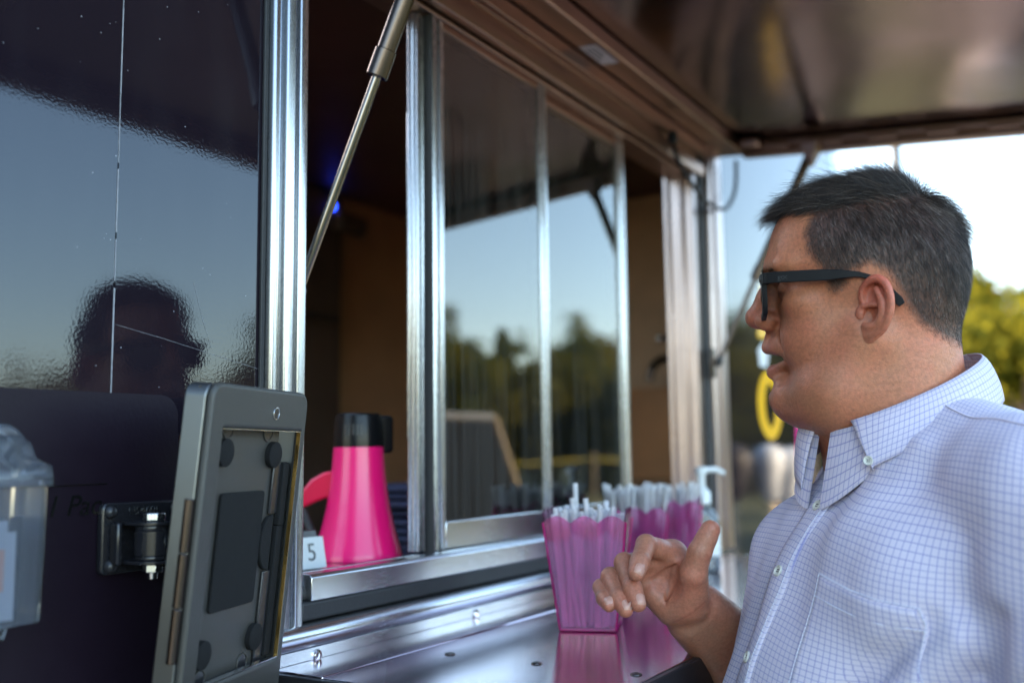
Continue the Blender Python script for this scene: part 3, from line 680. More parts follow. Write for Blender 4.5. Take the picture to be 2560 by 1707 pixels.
def straws(mt, n, b, t, h, L, label, group, seed, tall=()):
    rr = random.Random(seed)
    for k in range(n):
        bx, by = rr.uniform(-b+.004, b-.004), rr.uniform(-b+.004, b-.004)
        tx, ty = max(-t+.004, min(t-.004, bx*1.25+rr.uniform(-.016, .016))), max(-t+.004, min(t-.004, by*1.25+rr.uniform(-.016, .016)))
        if k < len(tall): tx, ty, Lk = tall[k]
        else: Lk = L*rr.uniform(.93, 1.03)
        d = Vector((tx-bx, ty-by, h)); d.normalize()
        p0 = mt @ Vector((bx, by, .004)); dw = (mt.to_3x3() @ d)
        o = bpy.data.objects.new('drinking_straw', sme); COL.objects.link(o)
        o.matrix_world = Matrix.Translation(p0) @ dw.to_track_quat('Z', 'Y').to_matrix().to_4x4() @ Matrix.Diagonal((.0034, .0034, Lk, 1))
        tag(o, label, 'straw', group)
m1 = straw_box(1.124, -.181, R(20+90), .0335, .0500, .132, 'pink scalloped straw box nearest the hand on the metal counter')
straws(m1, 58, .033, .049, .132, .139, 'clear straw in the nearest pink box beside the hand', 'straws in the nearest box', 5,
       tall=[(.044, -.040, .150), (.038, -.042, .152), (.041, -.034, .146), (.032, -.044, .148), (.046, -.030, .150), (.020, -.034, .170), (.022, -.026, .152), (.004, -.024, .152), (-.018, -.032, .160), (-.036, -.034, .135)])
m2 = straw_box(1.478, -.085, R(24+90), .0370, .0500, .122, 'pink straw box crammed with straws behind the nearest one')
straws(m2, 56, .036, .049, .122, .156, 'clear straw in the middle crammed pink box', 'straws in the middle box', 6)
m3 = straw_box(1.625, -.090, R(20+90), .0370, .0480, .126, 'smaller-looking pink straw box beside the sanitizer bottle')
straws(m3, 40, .036, .047, .126, .154, 'clear straw in the pink box by the sanitizer', 'straws in the far box', 8)
# ================================================================ hand sanitizer
mat_clear('bottle_clear', (.97, .985, .99), (.55, .62, .66), .22, 1.5, .05)
simple('pump_white', (.70, .71, .71), .35)
sx, sy = 1.735, -.100
HS = tag(empty('sanitizer_bottle', (sx, sy, CZ)), 'clear hand sanitizer bottle with white pump beside the straw boxes', 'sanitizer bottle')
obj('bottle', MB().lathe([(.028, .001), (.031, .004), (.031, .085), (.029, .098), (.020, .110), (.0145, .114), (.0145, .120)], 28, (sx, sy, CZ)), 'bottle_clear', HS, smooth=50)
obj('gel', MB().lathe([(.026, .004), (.029, .006), (.029, .070), (.004, .071)], 24, (sx, sy, CZ)), 'bottle_clear', HS, smooth=50)
pu = obj('pump', MB().lathe([(.0165, .1205), (.0165, .140), (.012, .146), (.0075, .150), (.0075, .172), (.010, .173), (.010, .184), (.004, .187)], 22, (sx, sy, CZ)), 'pump_white', HS, smooth=40)
obj('nozzle', MB().tube([(sx, sy, CZ+.180), (sx+.022, sy-.020, CZ+.181), (sx+.036, sy-.032, CZ+.174)], [.006, .0055, .004], 10), 'pump_white', pu, smooth=60)
obj('bottle_label', MB().lathe([(.0313, .030), (.0313, .078)], 28, (sx, sy, CZ)), 'pump_white', HS, smooth=50)
# ================================================================ the man: solid modelling on a grid, skinned by surface nets
class Field:
    def __init__(s, lo, hi, h):
        s.lo = np.array(lo, np.float32); s.h = h; s.n = np.ceil((np.array(hi)-np.array(lo))/h).astype(int)+1
        s.d = np.full(tuple(s.n), 50.0, np.float32)
        s.ax = [s.lo[i]+np.arange(s.n[i], dtype=np.float32)*h for i in range(3)]
    def region(s, lo, hi):
        a = np.clip(np.floor((np.array(lo)-s.lo)/s.h).astype(int), 0, s.n); b = np.clip(np.ceil((np.array(hi)-s.lo)/s.h).astype(int)+1, 0, s.n)
        return tuple(slice(x, y) for x, y in zip(a, b))
    def pts(s, sl):
        return s.ax[0][sl[0]][:, None, None], s.ax[1][sl[1]][None, :, None], s.ax[2][sl[2]][None, None, :]
    def comb(s, sl, v, k, op):
        o = s.d[sl]
        if op == 'add':
            if k > 0:
                hh = np.clip(.5+.5*(v-o)/k, 0, 1); s.d[sl] = v+(o-v)*hh - k*hh*(1-hh)
                # where v is far larger keep o
            else: s.d[sl] = np.minimum(o, v)
        else:
            if k > 0:
                hh = np.clip(.5-.5*(o+v)/k, 0, 1); s.d[sl] = o+(-v-o)*hh + k*hh*(1-hh)
            else: s.d[sl] = np.maximum(o, -v)
    def ell(s, c, r, k=0, op='add', rot=None):
        R_ = max(r)+k+3*s.h
        sl = s.region([c[i]-R_ for i in range(3)], [c[i]+R_ for i in range(3)])
        if any(x.stop <= x.start for x in sl): return
        X, Y, Z = s.pts(sl); X = X-c[0]; Y = Y-c[1]; Z = Z-c[2]
        if rot is not None:
            X, Y, Z = (rot[0][0]*X+rot[0][1]*Y+rot[0][2]*Z, rot[1][0]*X+rot[1][1]*Y+rot[1][2]*Z, rot[2][0]*X+rot[2][1]*Y+rot[2][2]*Z)
        k0 = np.sqrt((X/r[0])**2+(Y/r[1])**2+(Z/r[2])**2); k1 = np.sqrt((X/r[0]**2)**2+(Y/r[1]**2)**2+(Z/r[2]**2)**2)+1e-9
        s.comb(sl, (k0*(k0-1)/k1).astype(np.float32), k, op)
    def cone(s, a, b, ra, rb, k=0, op='add', flat=None):
        R_ = max(ra, rb)+k+3*s.h; a = np.array(a, np.float32); b = np.array(b, np.float32)
        sl = s.region(np.minimum(a, b)-R_, np.maximum(a, b)+R_)
        if any(x.stop <= x.start for x in sl): return
        X, Y, Z = s.pts(sl); d = b-a; L2 = float(d@d)+1e-12
        t = np.clip(((X-a[0])*d[0]+(Y-a[1])*d[1]+(Z-a[2])*d[2])/L2, 0, 1)
        v = np.sqrt((X-a[0]-t*d[0])**2+(Y-a[1]-t*d[1])**2+(Z-a[2]-t*d[2])**2)-(ra+(rb-ra)*t)
        s.comb(sl, v.astype(np.float32), k, op)
    def chain(s, pts, rs, k=0, op='add'):
        for i in range(len(pts)-1): s.cone(pts[i], pts[i+1], rs[i], rs[i+1], k, op)
    def net(s):
        d = s.d; ins = d < 0; nx, ny, nz = d.shape
        c = np.zeros((nx-1, ny-1, nz-1), np.int8)
        for i in (0, 1):
            for j in (0, 1):
                for k in (0, 1): c += ins[i:nx-1+i, j:ny-1+j, k:nz-1+k]
        act = (c > 0) & (c < 8); I = np.argwhere(act); idx = np.full(act.shape, -1, np.int64); idx[act] = np.arange(len(I))
        acc = np.zeros((len(I), 3)); cnt = np.zeros(len(I))
        for ax in range(3):
            o1, o2 = [q for q in range(3) if q != ax]
            for p in (0, 1):
                for q in (0, 1):
                    off = np.zeros(3, int); off[o1] = p; off[o2] = q; A = I+off; B = A.copy(); B[:, ax] += 1
                    va = d[A[:, 0], A[:, 1], A[:, 2]]; vb = d[B[:, 0], B[:, 1], B[:, 2]]
                    m = (va < 0) != (vb < 0); t = va[m]/(va[m]-vb[m])
                    P = A[m].astype(float); P[:, ax] += t; acc[m] += P; cnt[m] += 1
        V = acc/cnt[:, None]*s.h + s.lo
        F = []
        for ax in range(3):
            o1, o2 = (ax+1) % 3, (ax+2) % 3
            sA = [slice(None)]*3; sB = [slice(None)]*3; sA[ax] = slice(0, -1); sB[ax] = slice(1, None)
            a = ins[tuple(sA)]; b = ins[tuple(sB)]; E = np.argwhere(a != b)
            E = E[(E[:, o1] > 0) & (E[:, o2] > 0) & (E[:, o1] < d.shape[o1]-1) & (E[:, o2] < d.shape[o2]-1)]
            def cell(p, q):
                C = E.copy(); C[:, o1] += p; C[:, o2] += q; return idx[C[:, 0], C[:, 1], C[:, 2]]
            q = np.stack([cell(-1, -1), cell(0, -1), cell(0, 0), cell(-1, 0)], 1)
            fl = a[E[:, 0], E[:, 1], E[:, 2]]; q[~fl] = q[~fl][:, ::-1]
            F.append(q[(q >= 0).all(1)])
        return V, np.concatenate(F)
def relax(V, F, it=2, lam=.5):
    E = np.concatenate([F[:, [0, 1]], F[:, [1, 2]], F[:, [2, 3]], F[:, [3, 0]]]); E = np.unique(np.sort(E, 1), axis=0)
    deg = np.zeros(len(V)); np.add.at(deg, E[:, 0], 1); np.add.at(deg, E[:, 1], 1)
    for _ in range(it):
        for l in (lam, -lam*1.03):
            S = np.zeros_like(V)
            for c in range(3):
                S[:, c] = np.bincount(E[:, 0], V[E[:, 1], c], len(V)) + np.bincount(E[:, 1], V[E[:, 0], c], len(V))
            V = V + l*(S/np.maximum(deg, 1)[:, None]-V)
    return V
def big_mesh(name, V, F, mats, cols=None, uv=None):
    me = bpy.data.meshes.new(name); me.vertices.add(len(V)); me.vertices.foreach_set('co', np.asarray(V, np.float32).ravel())
    me.loops.add(F.size); me.loops.foreach_set('vertex_index', F.ravel().astype(np.int32)); me.polygons.add(len(F))
    me.polygons.foreach_set('loop_start', np.arange(0, F.size, 4, dtype=np.int32)); me.polygons.foreach_set('loop_total', np.full(len(F), 4, np.int32))
    me.polygons.foreach_set('use_smooth', np.ones(len(F), bool)); me.update(calc_edges=True); me.validate()
    for m in mats: me.materials.append(M[m])
    if cols is not None:
        at_ = me.color_attributes.new('tint', 'FLOAT_COLOR', 'POINT'); at_.data.foreach_set('color', np.asarray(cols, np.float32).ravel())
    if uv is not None:
        ul = me.uv_layers.new(name='cloth'); ul.data.foreach_set('uv', np.asarray(uv, np.float32)[F.ravel()].ravel())
    return me
def gauss(P, c, r):
    return np.exp(-(((P-np.array(c))/np.array(r))**2).sum(1))

# ---------------------------------------------------------------- head (millimetres: forward, left, up; origin at ear height)
PK = .952
HEAD_O = Vector((1.0151, -.5460, 1.6682)); HEAD_AZ, HEAD_ROLL = R(97), R(5)
hf = Vector((math.cos(HEAD_AZ), math.sin(HEAD_AZ), 0)); _l0 = Vector((-hf.y, hf.x, 0)); _u0 = Vector((0, 0, 1))
hl = _l0*math.cos(HEAD_ROLL) - _u0*math.sin(HEAD_ROLL); hu = _u0*math.cos(HEAD_ROLL) + _l0*math.sin(HEAD_ROLL)
HR = np.array([[hf.x, hf.y, hf.z], [hl.x, hl.y, hl.z], [hu.x, hu.y, hu.z]])
def ah(V): return np.asarray(V, float)*(.001*PK) @ HR + np.array(HEAD_O)
def build_head():
    S = Field((-118, -96, -215), (132, 96, 132), 1.7)
    S.ell((-4, 0, 36), (93, 75, 86)); S.ell((32, 0, 54), (60, 62, 62), 20)
    S.ell((-46, 0, 24), (48, 65, 64), 20)                                    # occiput
    S.cone((-24, 0, -10), (-30, 0, -230), 63, 70, 24)                        # neck
    S.cone((-6, 0, -60), (-24, 0, -230), 62, 68, 24)
    S.ell((28, 0, -28), (59, 63, 66), 18)                                    # face mass
    for s in (-1, 1):
        S.ell((41, s*36, -38), (36, 26, 42), 20)                             # cheeks
        S.cone((-4, s*57, -40), (30, s*49, -90), 19, 21, 22)                 # jaw
        S.cone((30, s*49, -90), (78, s*17, -97), 21, 17, 18)
        S.ell((54, s*44, 0), (23, 20, 15), 12)                               # cheekbone
        S.ell((64, s*42, 40), (22, 20, 14), 14)                              # outer brow
    S.ell((78, 0, -98), (23, 27, 17), 13)                                    # chin
    S.ell((34, 0, -108), (52, 60, 29), 26); [S.ell((22, q*44, -92), (40, 26, 34), 22) for q in (-1, 1)]                                   # under the chin
    S.cone((84, -24, 39), (84, 24, 39), 13, 13, 14)                          # brow
    S.ell((75, 0, -46), (27, 27, 24), 11)                                    # muzzle
    for s in (-1, 1): S.ell((93, s*34, 14), (19, 20, 13), 10, 'sub')         # eye sockets
    S.cone((91, 0, 27), (104, 0, 0), 8.5, 9.5, 9); S.cone((104, 0, 0), (110.5, 0, -10), 9.8, 12.8, 6)   # nose
    S.cone((96, 0, 10), (94, 0, -15), 13, 13, 8)
    for s in (-1, 1):
        S.ell((97.5, s*15, -16), (13, 8.6, 10), 5)
        S.ell((107, s*6.8, -24), (6.5, 3.4, 4.5), 2, 'sub')
        S.cone((85, s*21, -22), (75, s*32, -46), 2.6, 2.6, 8, 'sub')         # fold beside the mouth
        S.ell((70, s*33, 14), (12.5, 13.5, 11.5), 4)                         # lids
        S.cone((82.8, s*30, 11.0), (75.5, s*42, 10.5), .8, .6, 2.0, 'sub')
    # mouth, a little open
    S.ell((102, 0, -57), (31, 34, 9.2), 3, 'sub')
    for s in (-1, 1):
        S.cone((100.5, 0, -43.5), (81, s*23, -52.0), 6.6, 2.6, 3); S.cone((95.5, 0, -70.0), (79, s*22, -60.0), 7.8, 3.0, 3)
    S.ell((100, 0, -37), (5, 4, 10), 4)
    S.ell((87, 0, -82), (11, 20, 9), 9)
    S.cone((101, -14, -84), (101, 14, -84), 4.2, 4.2, 7, 'sub')
    V, F = S.net(); V = relax(V, F, 2)
    return V, F
def build_ear(s):
    """left ear for s=1; pinna modelled flat then turned out"""
    S = Field((-30, -14, -42), (28, 22, 40), 1.0)
    # local: x forward, y outward, z up
    S.ell((-4, -1, 1), (17, 4.2, 30), 2); S.ell((3, 0, -24), (10, 4.6, 11), 6)
    hel = [(10, 2, 6), (11, 3, 16), (6, 5, 25), (-3, 6.5, 29), (-12, 7, 25), (-18, 7, 14), (-20, 7, 1), (-17.5, 6.5, -11), (-11, 5, -20), (-2, 4, -27)]
    S.chain(spline(hel, 4), [3.6]*len(spline(hel, 4)), 2.5)
    S.ell((-2, 6, 12), (11, 5, 12), 3, 'sub'); S.ell((1, 7, -6), (9.5, 9, 11), 3, 'sub'); S.ell((6, 3, -7), (4, 9, 5), 2, 'sub')
    anti = [(-3, 5, 19), (-10, 6.2, 8), (-12, 6.8, -3), (-9, 6.0, -14), (-2, 5, -19)]
    S.chain(spline(anti, 4), [2.9]*len(spline(anti, 4)), 3)
    S.chain([(8, 4, 1.5), (-2, 4.4, 3.5), (-8, 4.6, 3)], [2.2, 1.9, 1.6], 2.5)
    S.ell((12.5, 1.0, -6), (4.6, 4.6, 7.5), 5); S.ell((2, 4.6, -18), (5.5, 4, 4), 4); S.ell((4, 1.5, -27), (8.5, 4.4, 9), 5)
    V, F = S.net(); V = relax(V, F, 2)
    V = V*np.array([1.00, 1.05, .985])
    a = R(24); x, y = V[:, 0].copy(), V[:, 1].copy()        # hinge at the front edge, swing the back out
    x0 = 12; xr = x-x0; V[:, 0] = x0 + xr*math.cos(a) + y*math.sin(a)*.6; V[:, 1] = y*math.cos(a) - xr*math.sin(a)
    t = R(9); X, Z = V[:, 0].copy(), V[:, 2].copy(); V[:, 0] = X*math.cos(t) - Z*math.sin(t); V[:, 2] = X*math.sin(t)+Z*math.cos(t)
    V += np.array([-14, 69, -12.5])
    if s < 0: V[:, 1] *= -1; F = F[:, ::-1]
    return V, F
hv, hF = build_head(); e1v, e1F = build_ear(1); e2v, e2F = build_ear(-1)

# ---------------------------------------------------------------- right hand and forearm (metres, world)
HAND = dict(
    thumb=([(1590, 1385, 1.065), (1592, 1318, 1.040), (1607, 1268, 1.035), (1632, 1216, 1.035)], [.0170, .0140, .0116, .0104]),
    index=([(1545, 1272, 1.075), (1484, 1250, 1.045), (1470, 1288, 1.020), (1462, 1315, 1.006)], [.0128, .0108, .0099, .0092]),
    middle=([(1515, 1290, 1.080), (1434, 1292, 1.050), (1452, 1349, 1.018), (1466, 1386, 1.002)], [.0128, .0108, .0099, .0090]),
    ring=([(1500, 1315, 1.082), (1402, 1324, 1.054), (1421, 1371, 1.022), (1437, 1400, 1.006)], [.0124, .0102, .0094, .0085]),
    pinky=([(1490, 1345, 1.082), (1381, 1348, 1.058), (1388, 1374, 1.032), (1399, 1390, 1.016)], [.0116, .0088, .0081, .0074]))
def px3(x, y, dep):
    v = Vector(((x-1176)/2286.7, -(y-784)/2286.7, -1))*(dep*PK)
    return np.array(cam.matrix_world @ v)
FING = {k: ([px3(*p) for p in pts], [r_*PK*(1 if k == 'thumb' else .935) for r_ in rs]) for k, (pts, rs) in HAND.items()}
WRI = px3(1598, 1408, 1.085); ELB = px3(1800, 1600, 1.20)
def hand_mesh():
    S = Field((.85, -.63, 1.10), (1.32, -.26, 1.48), .0013)
    # forearm and wrist: two bones wide
    ax = (ELB-WRI)/np.linalg.norm(ELB-WRI); side = np.cross(ax, np.array([fw.x, fw.y, fw.z])); side /= np.linalg.norm(side)
    for sg in (-1, 1):
        S.cone(WRI+side*.011*sg, WRI+ax*.09+side*.014*sg, .0225, .027, .012); S.cone(WRI+ax*.09+side*.014*sg, ELB+side*.016*sg, .027, .043, .012)
    hw = px3(1560, 1385, 1.082)
    for f, r0, r1 in (('index', .016, .0145), ('middle', .017, .0145), ('ring', .017, .0140), ('pinky', .017, .0130)):
        p = FING[f][0][0]; q = WRI + (hw-WRI)*.25
        S.cone(q, p, r0, r1, .010)
    S.cone(px3(1540, 1400, 1.070), px3(1498, 1362, 1.070), .015, .0125, .012)          # heel of the hand, little-finger side
    S.cone(px3(1575, 1385, 1.060), px3(1588, 1325, 1.045), .0175, .0150, .012)        # ball of the thumb
    S.cone(px3(1590, 1325, 1.050), px3(1545, 1285, 1.075), .0090, .0090, .014)         # web
    S.ell(px3(1535, 1335, 1.045), (.014, .014, .016), .010, 'sub')                       # hollow of the palm
    for (p0, p1) in (((1555, 1296, 1.058), (1500, 1330, 1.064)), ((1548, 1305, 1.056), (1530, 1385, 1.058))):
        S.cone(px3(*p0), px3(*p1), .0016, .0016, .004, 'sub')
    for f, (P, rs) in FING.items():
        G = Field(tuple(np.min(P, 0)-.03), tuple(np.max(P, 0)+.03), S.h)
        # align the little grid with the big one
        off = np.floor((G.lo-S.lo)/S.h).astype(int); G.lo = S.lo+off*S.h; G.ax = [G.lo[i]+np.arange(G.n[i], dtype=np.float32)*S.h for i in range(3)]
        for i in range(3):
            G.cone(P[i], P[i+1], rs[i]*.97, rs[i+1]*.97, .003)
            mid = (P[i]+P[i+1])/2; G.cone(P[i]*.7+P[i+1]*.3, P[i]*.35+P[i+1]*.65, (rs[i]+rs[i+1])*.50, (rs[i]+rs[i+1])*.48, .003)
        for i in (1, 2): G.ell(P[i], (rs[i]*1.06,)*3, .003)
        a = np.clip(off, 0, S.n); b = np.clip(off+G.n, 0, S.n)
        g = G.d[tuple(slice(a[i]-off[i], b[i]-off[i]) for i in range(3))]; sl = tuple(slice(a[i], b[i]) for i in range(3))
        # blend to the palm near the root only, keep neighbours apart elsewhere
        X, Y, Z = S.pts(sl); rd = np.sqrt((X-P[0][0])**2+(Y-P[0][1])**2+(Z-P[0][2])**2)
        kk = np.clip(.010-(rd-.012)*.25, .0006, .010).astype(np.float32); o = S.d[sl]
        hh = np.clip(.5+.5*(g-o)/kk, 0, 1); S.d[sl] = g+(o-g)*hh - kk*hh*(1-hh)
    return S.net()
nv, nF = hand_mesh(); nv = relax(nv, nF, 2)

# ---------------------------------------------------------------- torso frame
TOR_AZ = R(132); TO = Vector((1.0329, -.5739, 1.5438))        # base of the neck
tn = Vector((math.cos(TOR_AZ), math.sin(TOR_AZ), 0)); tl_ = Vector((-tn.y, tn.x, 0))
TW = np.array([[tn.x, tl_.x, 0], [tn.y, tl_.y, 0], [0, 0, 1]])
def tw(p): return (TW @ (np.asarray(p, float)*(.001*PK)).T).T + np.array(TO)
def to_t(P): return ((np.asarray(P)-np.array(TO)) @ TW)*(1000/PK)
# bare body under the clothes: torso stump, hips, legs (coarse), joined with head and hand into one skin
def build_core():
    S = Field((-260, -330, -1660), (260, 330, -60), 14)
    S.ell((-5, 0, -190), (100, 160, 170)); S.ell((20, 0, -410), (120, 150, 200), 40); S.ell((0, 0, -640), (130, 165, 120), 40)
    for s in (-1, 1):
        S.cone((0, s*90, -690), (0, s*95, -1080), 88, 58, 30); S.cone((0, s*95, -1080), (-10, s*95, -1515), 56, 40, 20)
        S.cone((-20, s*95, -1572), (120, s*110, -1578), 34, 32, 20)
    return S.net()
cv, cF = build_core()
# skin colour per vertex: pigment, plus painted shade in lid and hand creases
def skin_head(V):
    base = np.array([.47, .178, .085]); c = np.tile(base, (len(V), 1))
    red = np.array([.50, .13, .075])
    w = .75*gauss(V, (108, 0, -11), (22, 26, 20)) + .35*gauss(np.abs(V*[1, 1, 1]), (60, 48, 35), (30, 30, 24))*(V[:, 2] < 0)
    c = c*(1-np.clip(w, 0, 1)[:, None]) + red*np.clip(w, 0, 1)[:, None]
    lip = np.clip(gauss(np.abs(V)*[1, 1, 0]+V*[0, 0, 1], (98, 4, -45), (9, 17, 5.5)) + gauss(np.abs(V)*[1, 1, 0]+V*[0, 0, 1], (96, 4, -66.5), (9, 17, 6)), 0, 1)[:, None]
    c = c*(1-lip*.8) + np.array([.38, .10, .085])*lip*.9
    mouth = np.clip(gauss(V, (86, 0, -56.5), (14, 18, 5))*1.6, 0, 1)[:, None]; c = c*(1-mouth) + np.array([.10, .025, .02])*mouth
    ey = np.clip(gauss(np.abs(V)*[1, 1, 0]+V*[0, 0, 1], (78, 38, 10.5), (8, 10, 3.0))*1.8, 0, 1)[:, None]; c = c*(1-ey) + np.array([.05, .025, .02])*ey
    beard = np.clip(gauss(V, (50, 0, -85), (62, 90, 40))*1.2, 0, 1)[:, None]*.42; c = c*(1-beard) + np.array([.22, .105, .07])*beard
    sc = scalp(V)[:, None]; c = c*(1-sc) + np.array([.030, .023, .021])*sc
    return np.concatenate([c, 1-sc], 1)
HAIRLINE = [(110, 92), (86, 93), (62, 92), (45, 88), (52, 70), (49, 47), (37, 31), (31, 8), (20, 3), (8, 10), (0, 24), (-12, 29), (-26, 20), (-34, 4), (-40, -12), (-50, -30), (-71, -47), (-95, -58), (-140, -60), (-140, 200), (110, 200)]
def inpoly(x, y, poly):
    r = np.zeros(len(x), bool); n = len(poly)
    for i in range(n):
        x0, y0 = poly[i]; x1, y1 = poly[(i+1) % n]
        m = ((y0 > y) != (y1 > y)) & (x < (x1-x0)*(y-y0)/((y1-y0) if y1 != y0 else 1e-9)+x0); r ^= m
    return r
def polydist(x, y, poly):
    d = np.full(len(x), 1e9)
    for i in range(len(poly)):
        x0, y0 = poly[i]; x1, y1 = poly[(i+1) % len(poly)]; dx, dy = x1-x0, y1-y0
        t = np.clip(((x-x0)*dx+(y-y0)*dy)/(dx*dx+dy*dy+1e-9), 0, 1); d = np.minimum(d, np.hypot(x-x0-t*dx, y-y0-t*dy))
    return d
def scalp(V):
    # hairline traced on the side of the head; across the forehead it closes at u = 84
    ins = inpoly(V[:, 0], V[:, 2], HAIRLINE); d = polydist(V[:, 0], V[:, 2], HAIRLINE)
    return np.where(ins, np.clip(d/9, 0, 1), 0)*.93
def skin_ear(V):
    n = len(V); z = np.clip((V[:, 2]+30)/50, 0, 1)[:, None]
    c = np.array([.48, .165, .09])*(1-z) + np.array([.55, .125, .075])*z
    return np.concatenate([c, np.ones((n, 1))], 1)
def skin_hand(V):
    c = np.tile(np.array([.36, .165, .10]), (len(V), 1))
    palm = np.zeros(len(V)); pc = px3(1545, 1345, 1.045); palm += np.exp(-(((V-pc)**2).sum(1))/.030**2)*.6
    for f, (P, rs) in FING.items():
        palm += np.exp(-(((V-P[3])**2).sum(1))/.013**2)*.55; palm += np.exp(-(((V-P[1])**2).sum(1))/.012**2)*.12
    palm = np.clip(palm, 0, 1)[:, None]; c = c*(1-palm) + np.array([.50, .16, .10])*palm
    cr = np.zeros(len(V))
    for f, (P, rs) in FING.items():                      # creases across the joints, their shade painted in
        for i in (1, 2):
            ax_ = P[i+1]-P[i-1]; ax_ = ax_/np.linalg.norm(ax_); dd = V-P[i]; along = dd @ ax_; near = ((dd**2).sum(1) < (rs[i]*1.5)**2)
            for o_ in (-.0022, .0, .0023): cr += near*np.exp(-((along-o_+.0006*np.sin(V[:, 2]*2500))/.00055)**2)*.5
    for p0, p1 in (((1556, 1296, 1.05), (1498, 1332, 1.05)), ((1548, 1303, 1.05), (1532, 1392, 1.05)), ((1572, 1345, 1.05), (1602, 1400, 1.06)), ((1545, 1425, 1.06), (1612, 1372, 1.06))):
        a_0, b_0 = px3(*p0), px3(*p1); d_0 = b_0-a_0; t_0 = np.clip(((V-a_0) @ d_0)/(d_0 @ d_0), 0, 1); q_0 = V-a_0-t_0[:, None]*d_0
        vw = np.array([fw.x, fw.y, fw.z]); q_0 = q_0-(q_0 @ vw)[:, None]*vw; cr += np.exp(-((q_0**2).sum(1))/.0011**2)*.75
    cr = np.clip(cr, 0, .8)[:, None]; c = c*(1-cr) + np.array([.20, .065, .04])*cr
    return np.concatenate([c, np.ones((len(V), 1))], 1)
parts = [(ah(hv), hF, skin_head(hv)), (ah(e1v), e1F, skin_ear(e1v)), (ah(e2v), e2F, skin_ear(e2v)), (nv, nF, skin_hand(nv)), (tw(cv), cF, np.tile(np.array([.5, .24, .16, 1]), (len(cv), 1)))]
off = 0; VV = []; FF = []; CC = []
for v, f, c in parts: VV.append(v); FF.append(f+off); CC.append(c); off += len(v)
def mat_skin():
    t = NT('skin'); at_ = t.n('ShaderNodeAttribute'); at_.attribute_name = 'tint'; c = t.coord()
    b = t.pb((.5, .25, .16), .46); b.inputs['Subsurface Weight'].default_value = .12; b.inputs['Subsurface Radius'].default_value = (.9, .35, .2); b.inputs['Subsurface Scale'].default_value = .006
    b.inputs['Specular IOR Level'].default_value = .42
    blot = t.noise(c, 38, 4, .6); fine = t.noise(c, 420, 3, .6); fre = t.ramp(t.noise(c, 330, 2), [(.62, (0, 0, 0)), (.72, (1, 1, 1))])
    gate = t.ramp(t.noise(c, 30, 2), [(.45, (0, 0, 0)), (.62, (1, 1, 1))])
    col = t.mix(t.math('MULTIPLY', t.ramp(blot, [(.35, (0, 0, 0)), (.68, (.75, .75, .75))]), at_.outputs['Alpha']), at_.outputs[0], t.mix(.5, at_.outputs[0], (.56, .14, .08)))
    gr = t.ramp(t.noise(c, 300, 3, .65), [(.40, (0, 0, 0)), (.62, (1, 1, 1))]); col = t.mix(t.math('MULTIPLY', gr, .62), col, t.mix(.6, col, (.20, .08, .045)))
    col = t.mix(t.math('MULTIPLY', t.math('MULTIPLY', fre, gate), .55), col, (.20, .075, .04))
    t.l(col, b.inputs['Base Color']); t.l(t.math('ADD', t.math('ADD', t.math('MULTIPLY', fine, .2), t.math('MULTIPLY', t.noise(c, 55, 3), .34)), .16), b.inputs['Roughness'])
    t.l(t.bump(t.math('ADD', t.math('MULTIPLY', fine, .8), t.math('ADD', t.math('MULTIPLY', t.noise(c, 950, 2), .6), t.math('MULTIPLY', t.noise(t.mapping(c, (1, 1, 2.2)), 70, 3), .9))), .34, .0014), b.inputs['Normal'])
    t.surf(b.outputs[0]); M['skin'] = t.m
mat_skin()
pme = big_mesh('person', np.concatenate(VV), np.concatenate(FF), ['skin'], np.concatenate(CC))
MAN = obj('person', pme, None); tag(MAN, 'man in checked button-down shirt and dark sunglasses, hand raised toward the counter', 'person'); MAN['_base'] = (0, 0, 0)
# finger nails
simple('nail', (.46, .24, .18), .28)
NAILN = dict(index=Vector((-.62, -.70, .34)), middle=Vector((-.55, -.80, .12)), ring=Vector((-.62, -.76, .10)), pinky=Vector((-.78, -.60, .10)))
hbvh = BVHTree.FromPolygons([tuple(v) for v in nv], [tuple(int(i) for i in f) for f in nF])
for f, nn in NAILN.items():
    P, rs = FING[f]; tip, prv = Vector(P[3]), Vector(P[2]); d = (tip-prv).normalized(); nn = (nn - d*nn.dot(d)).normalized(); sd = d.cross(nn)
    w, l = rs[3]*.74, rs[3]*.84; m = MB(); vs = []; fs = []; NU, NV = 7, 7
    for i in range(NU):
        for j in range(NV):
            u = -1+2*i/(NU-1); v = -1+2*j/(NV-1); q = tip + sd*(w*u*math.sqrt(1-.42*v*v)) + d*(l*v*math.sqrt(1-.42*u*u) + rs[3]*.02)
            hit = hbvh.ray_cast(q + nn*.013, -nn)
            h = hit[0] if hit[0] is not None else q + nn*rs[3]*.9
            vs.append(h + nn*(.0011*(1-(max(abs(u), abs(v))**6)*1.5)))
    for i in range(NU-1):
        for j in range(NV-1): a = i*NV+j; fs.append((a, a+1, a+NV+1, a+NV))
    obj('finger_nail', MB().add(vs, fs), 'nail', MAN, smooth=180)
HS_ = .001*PK
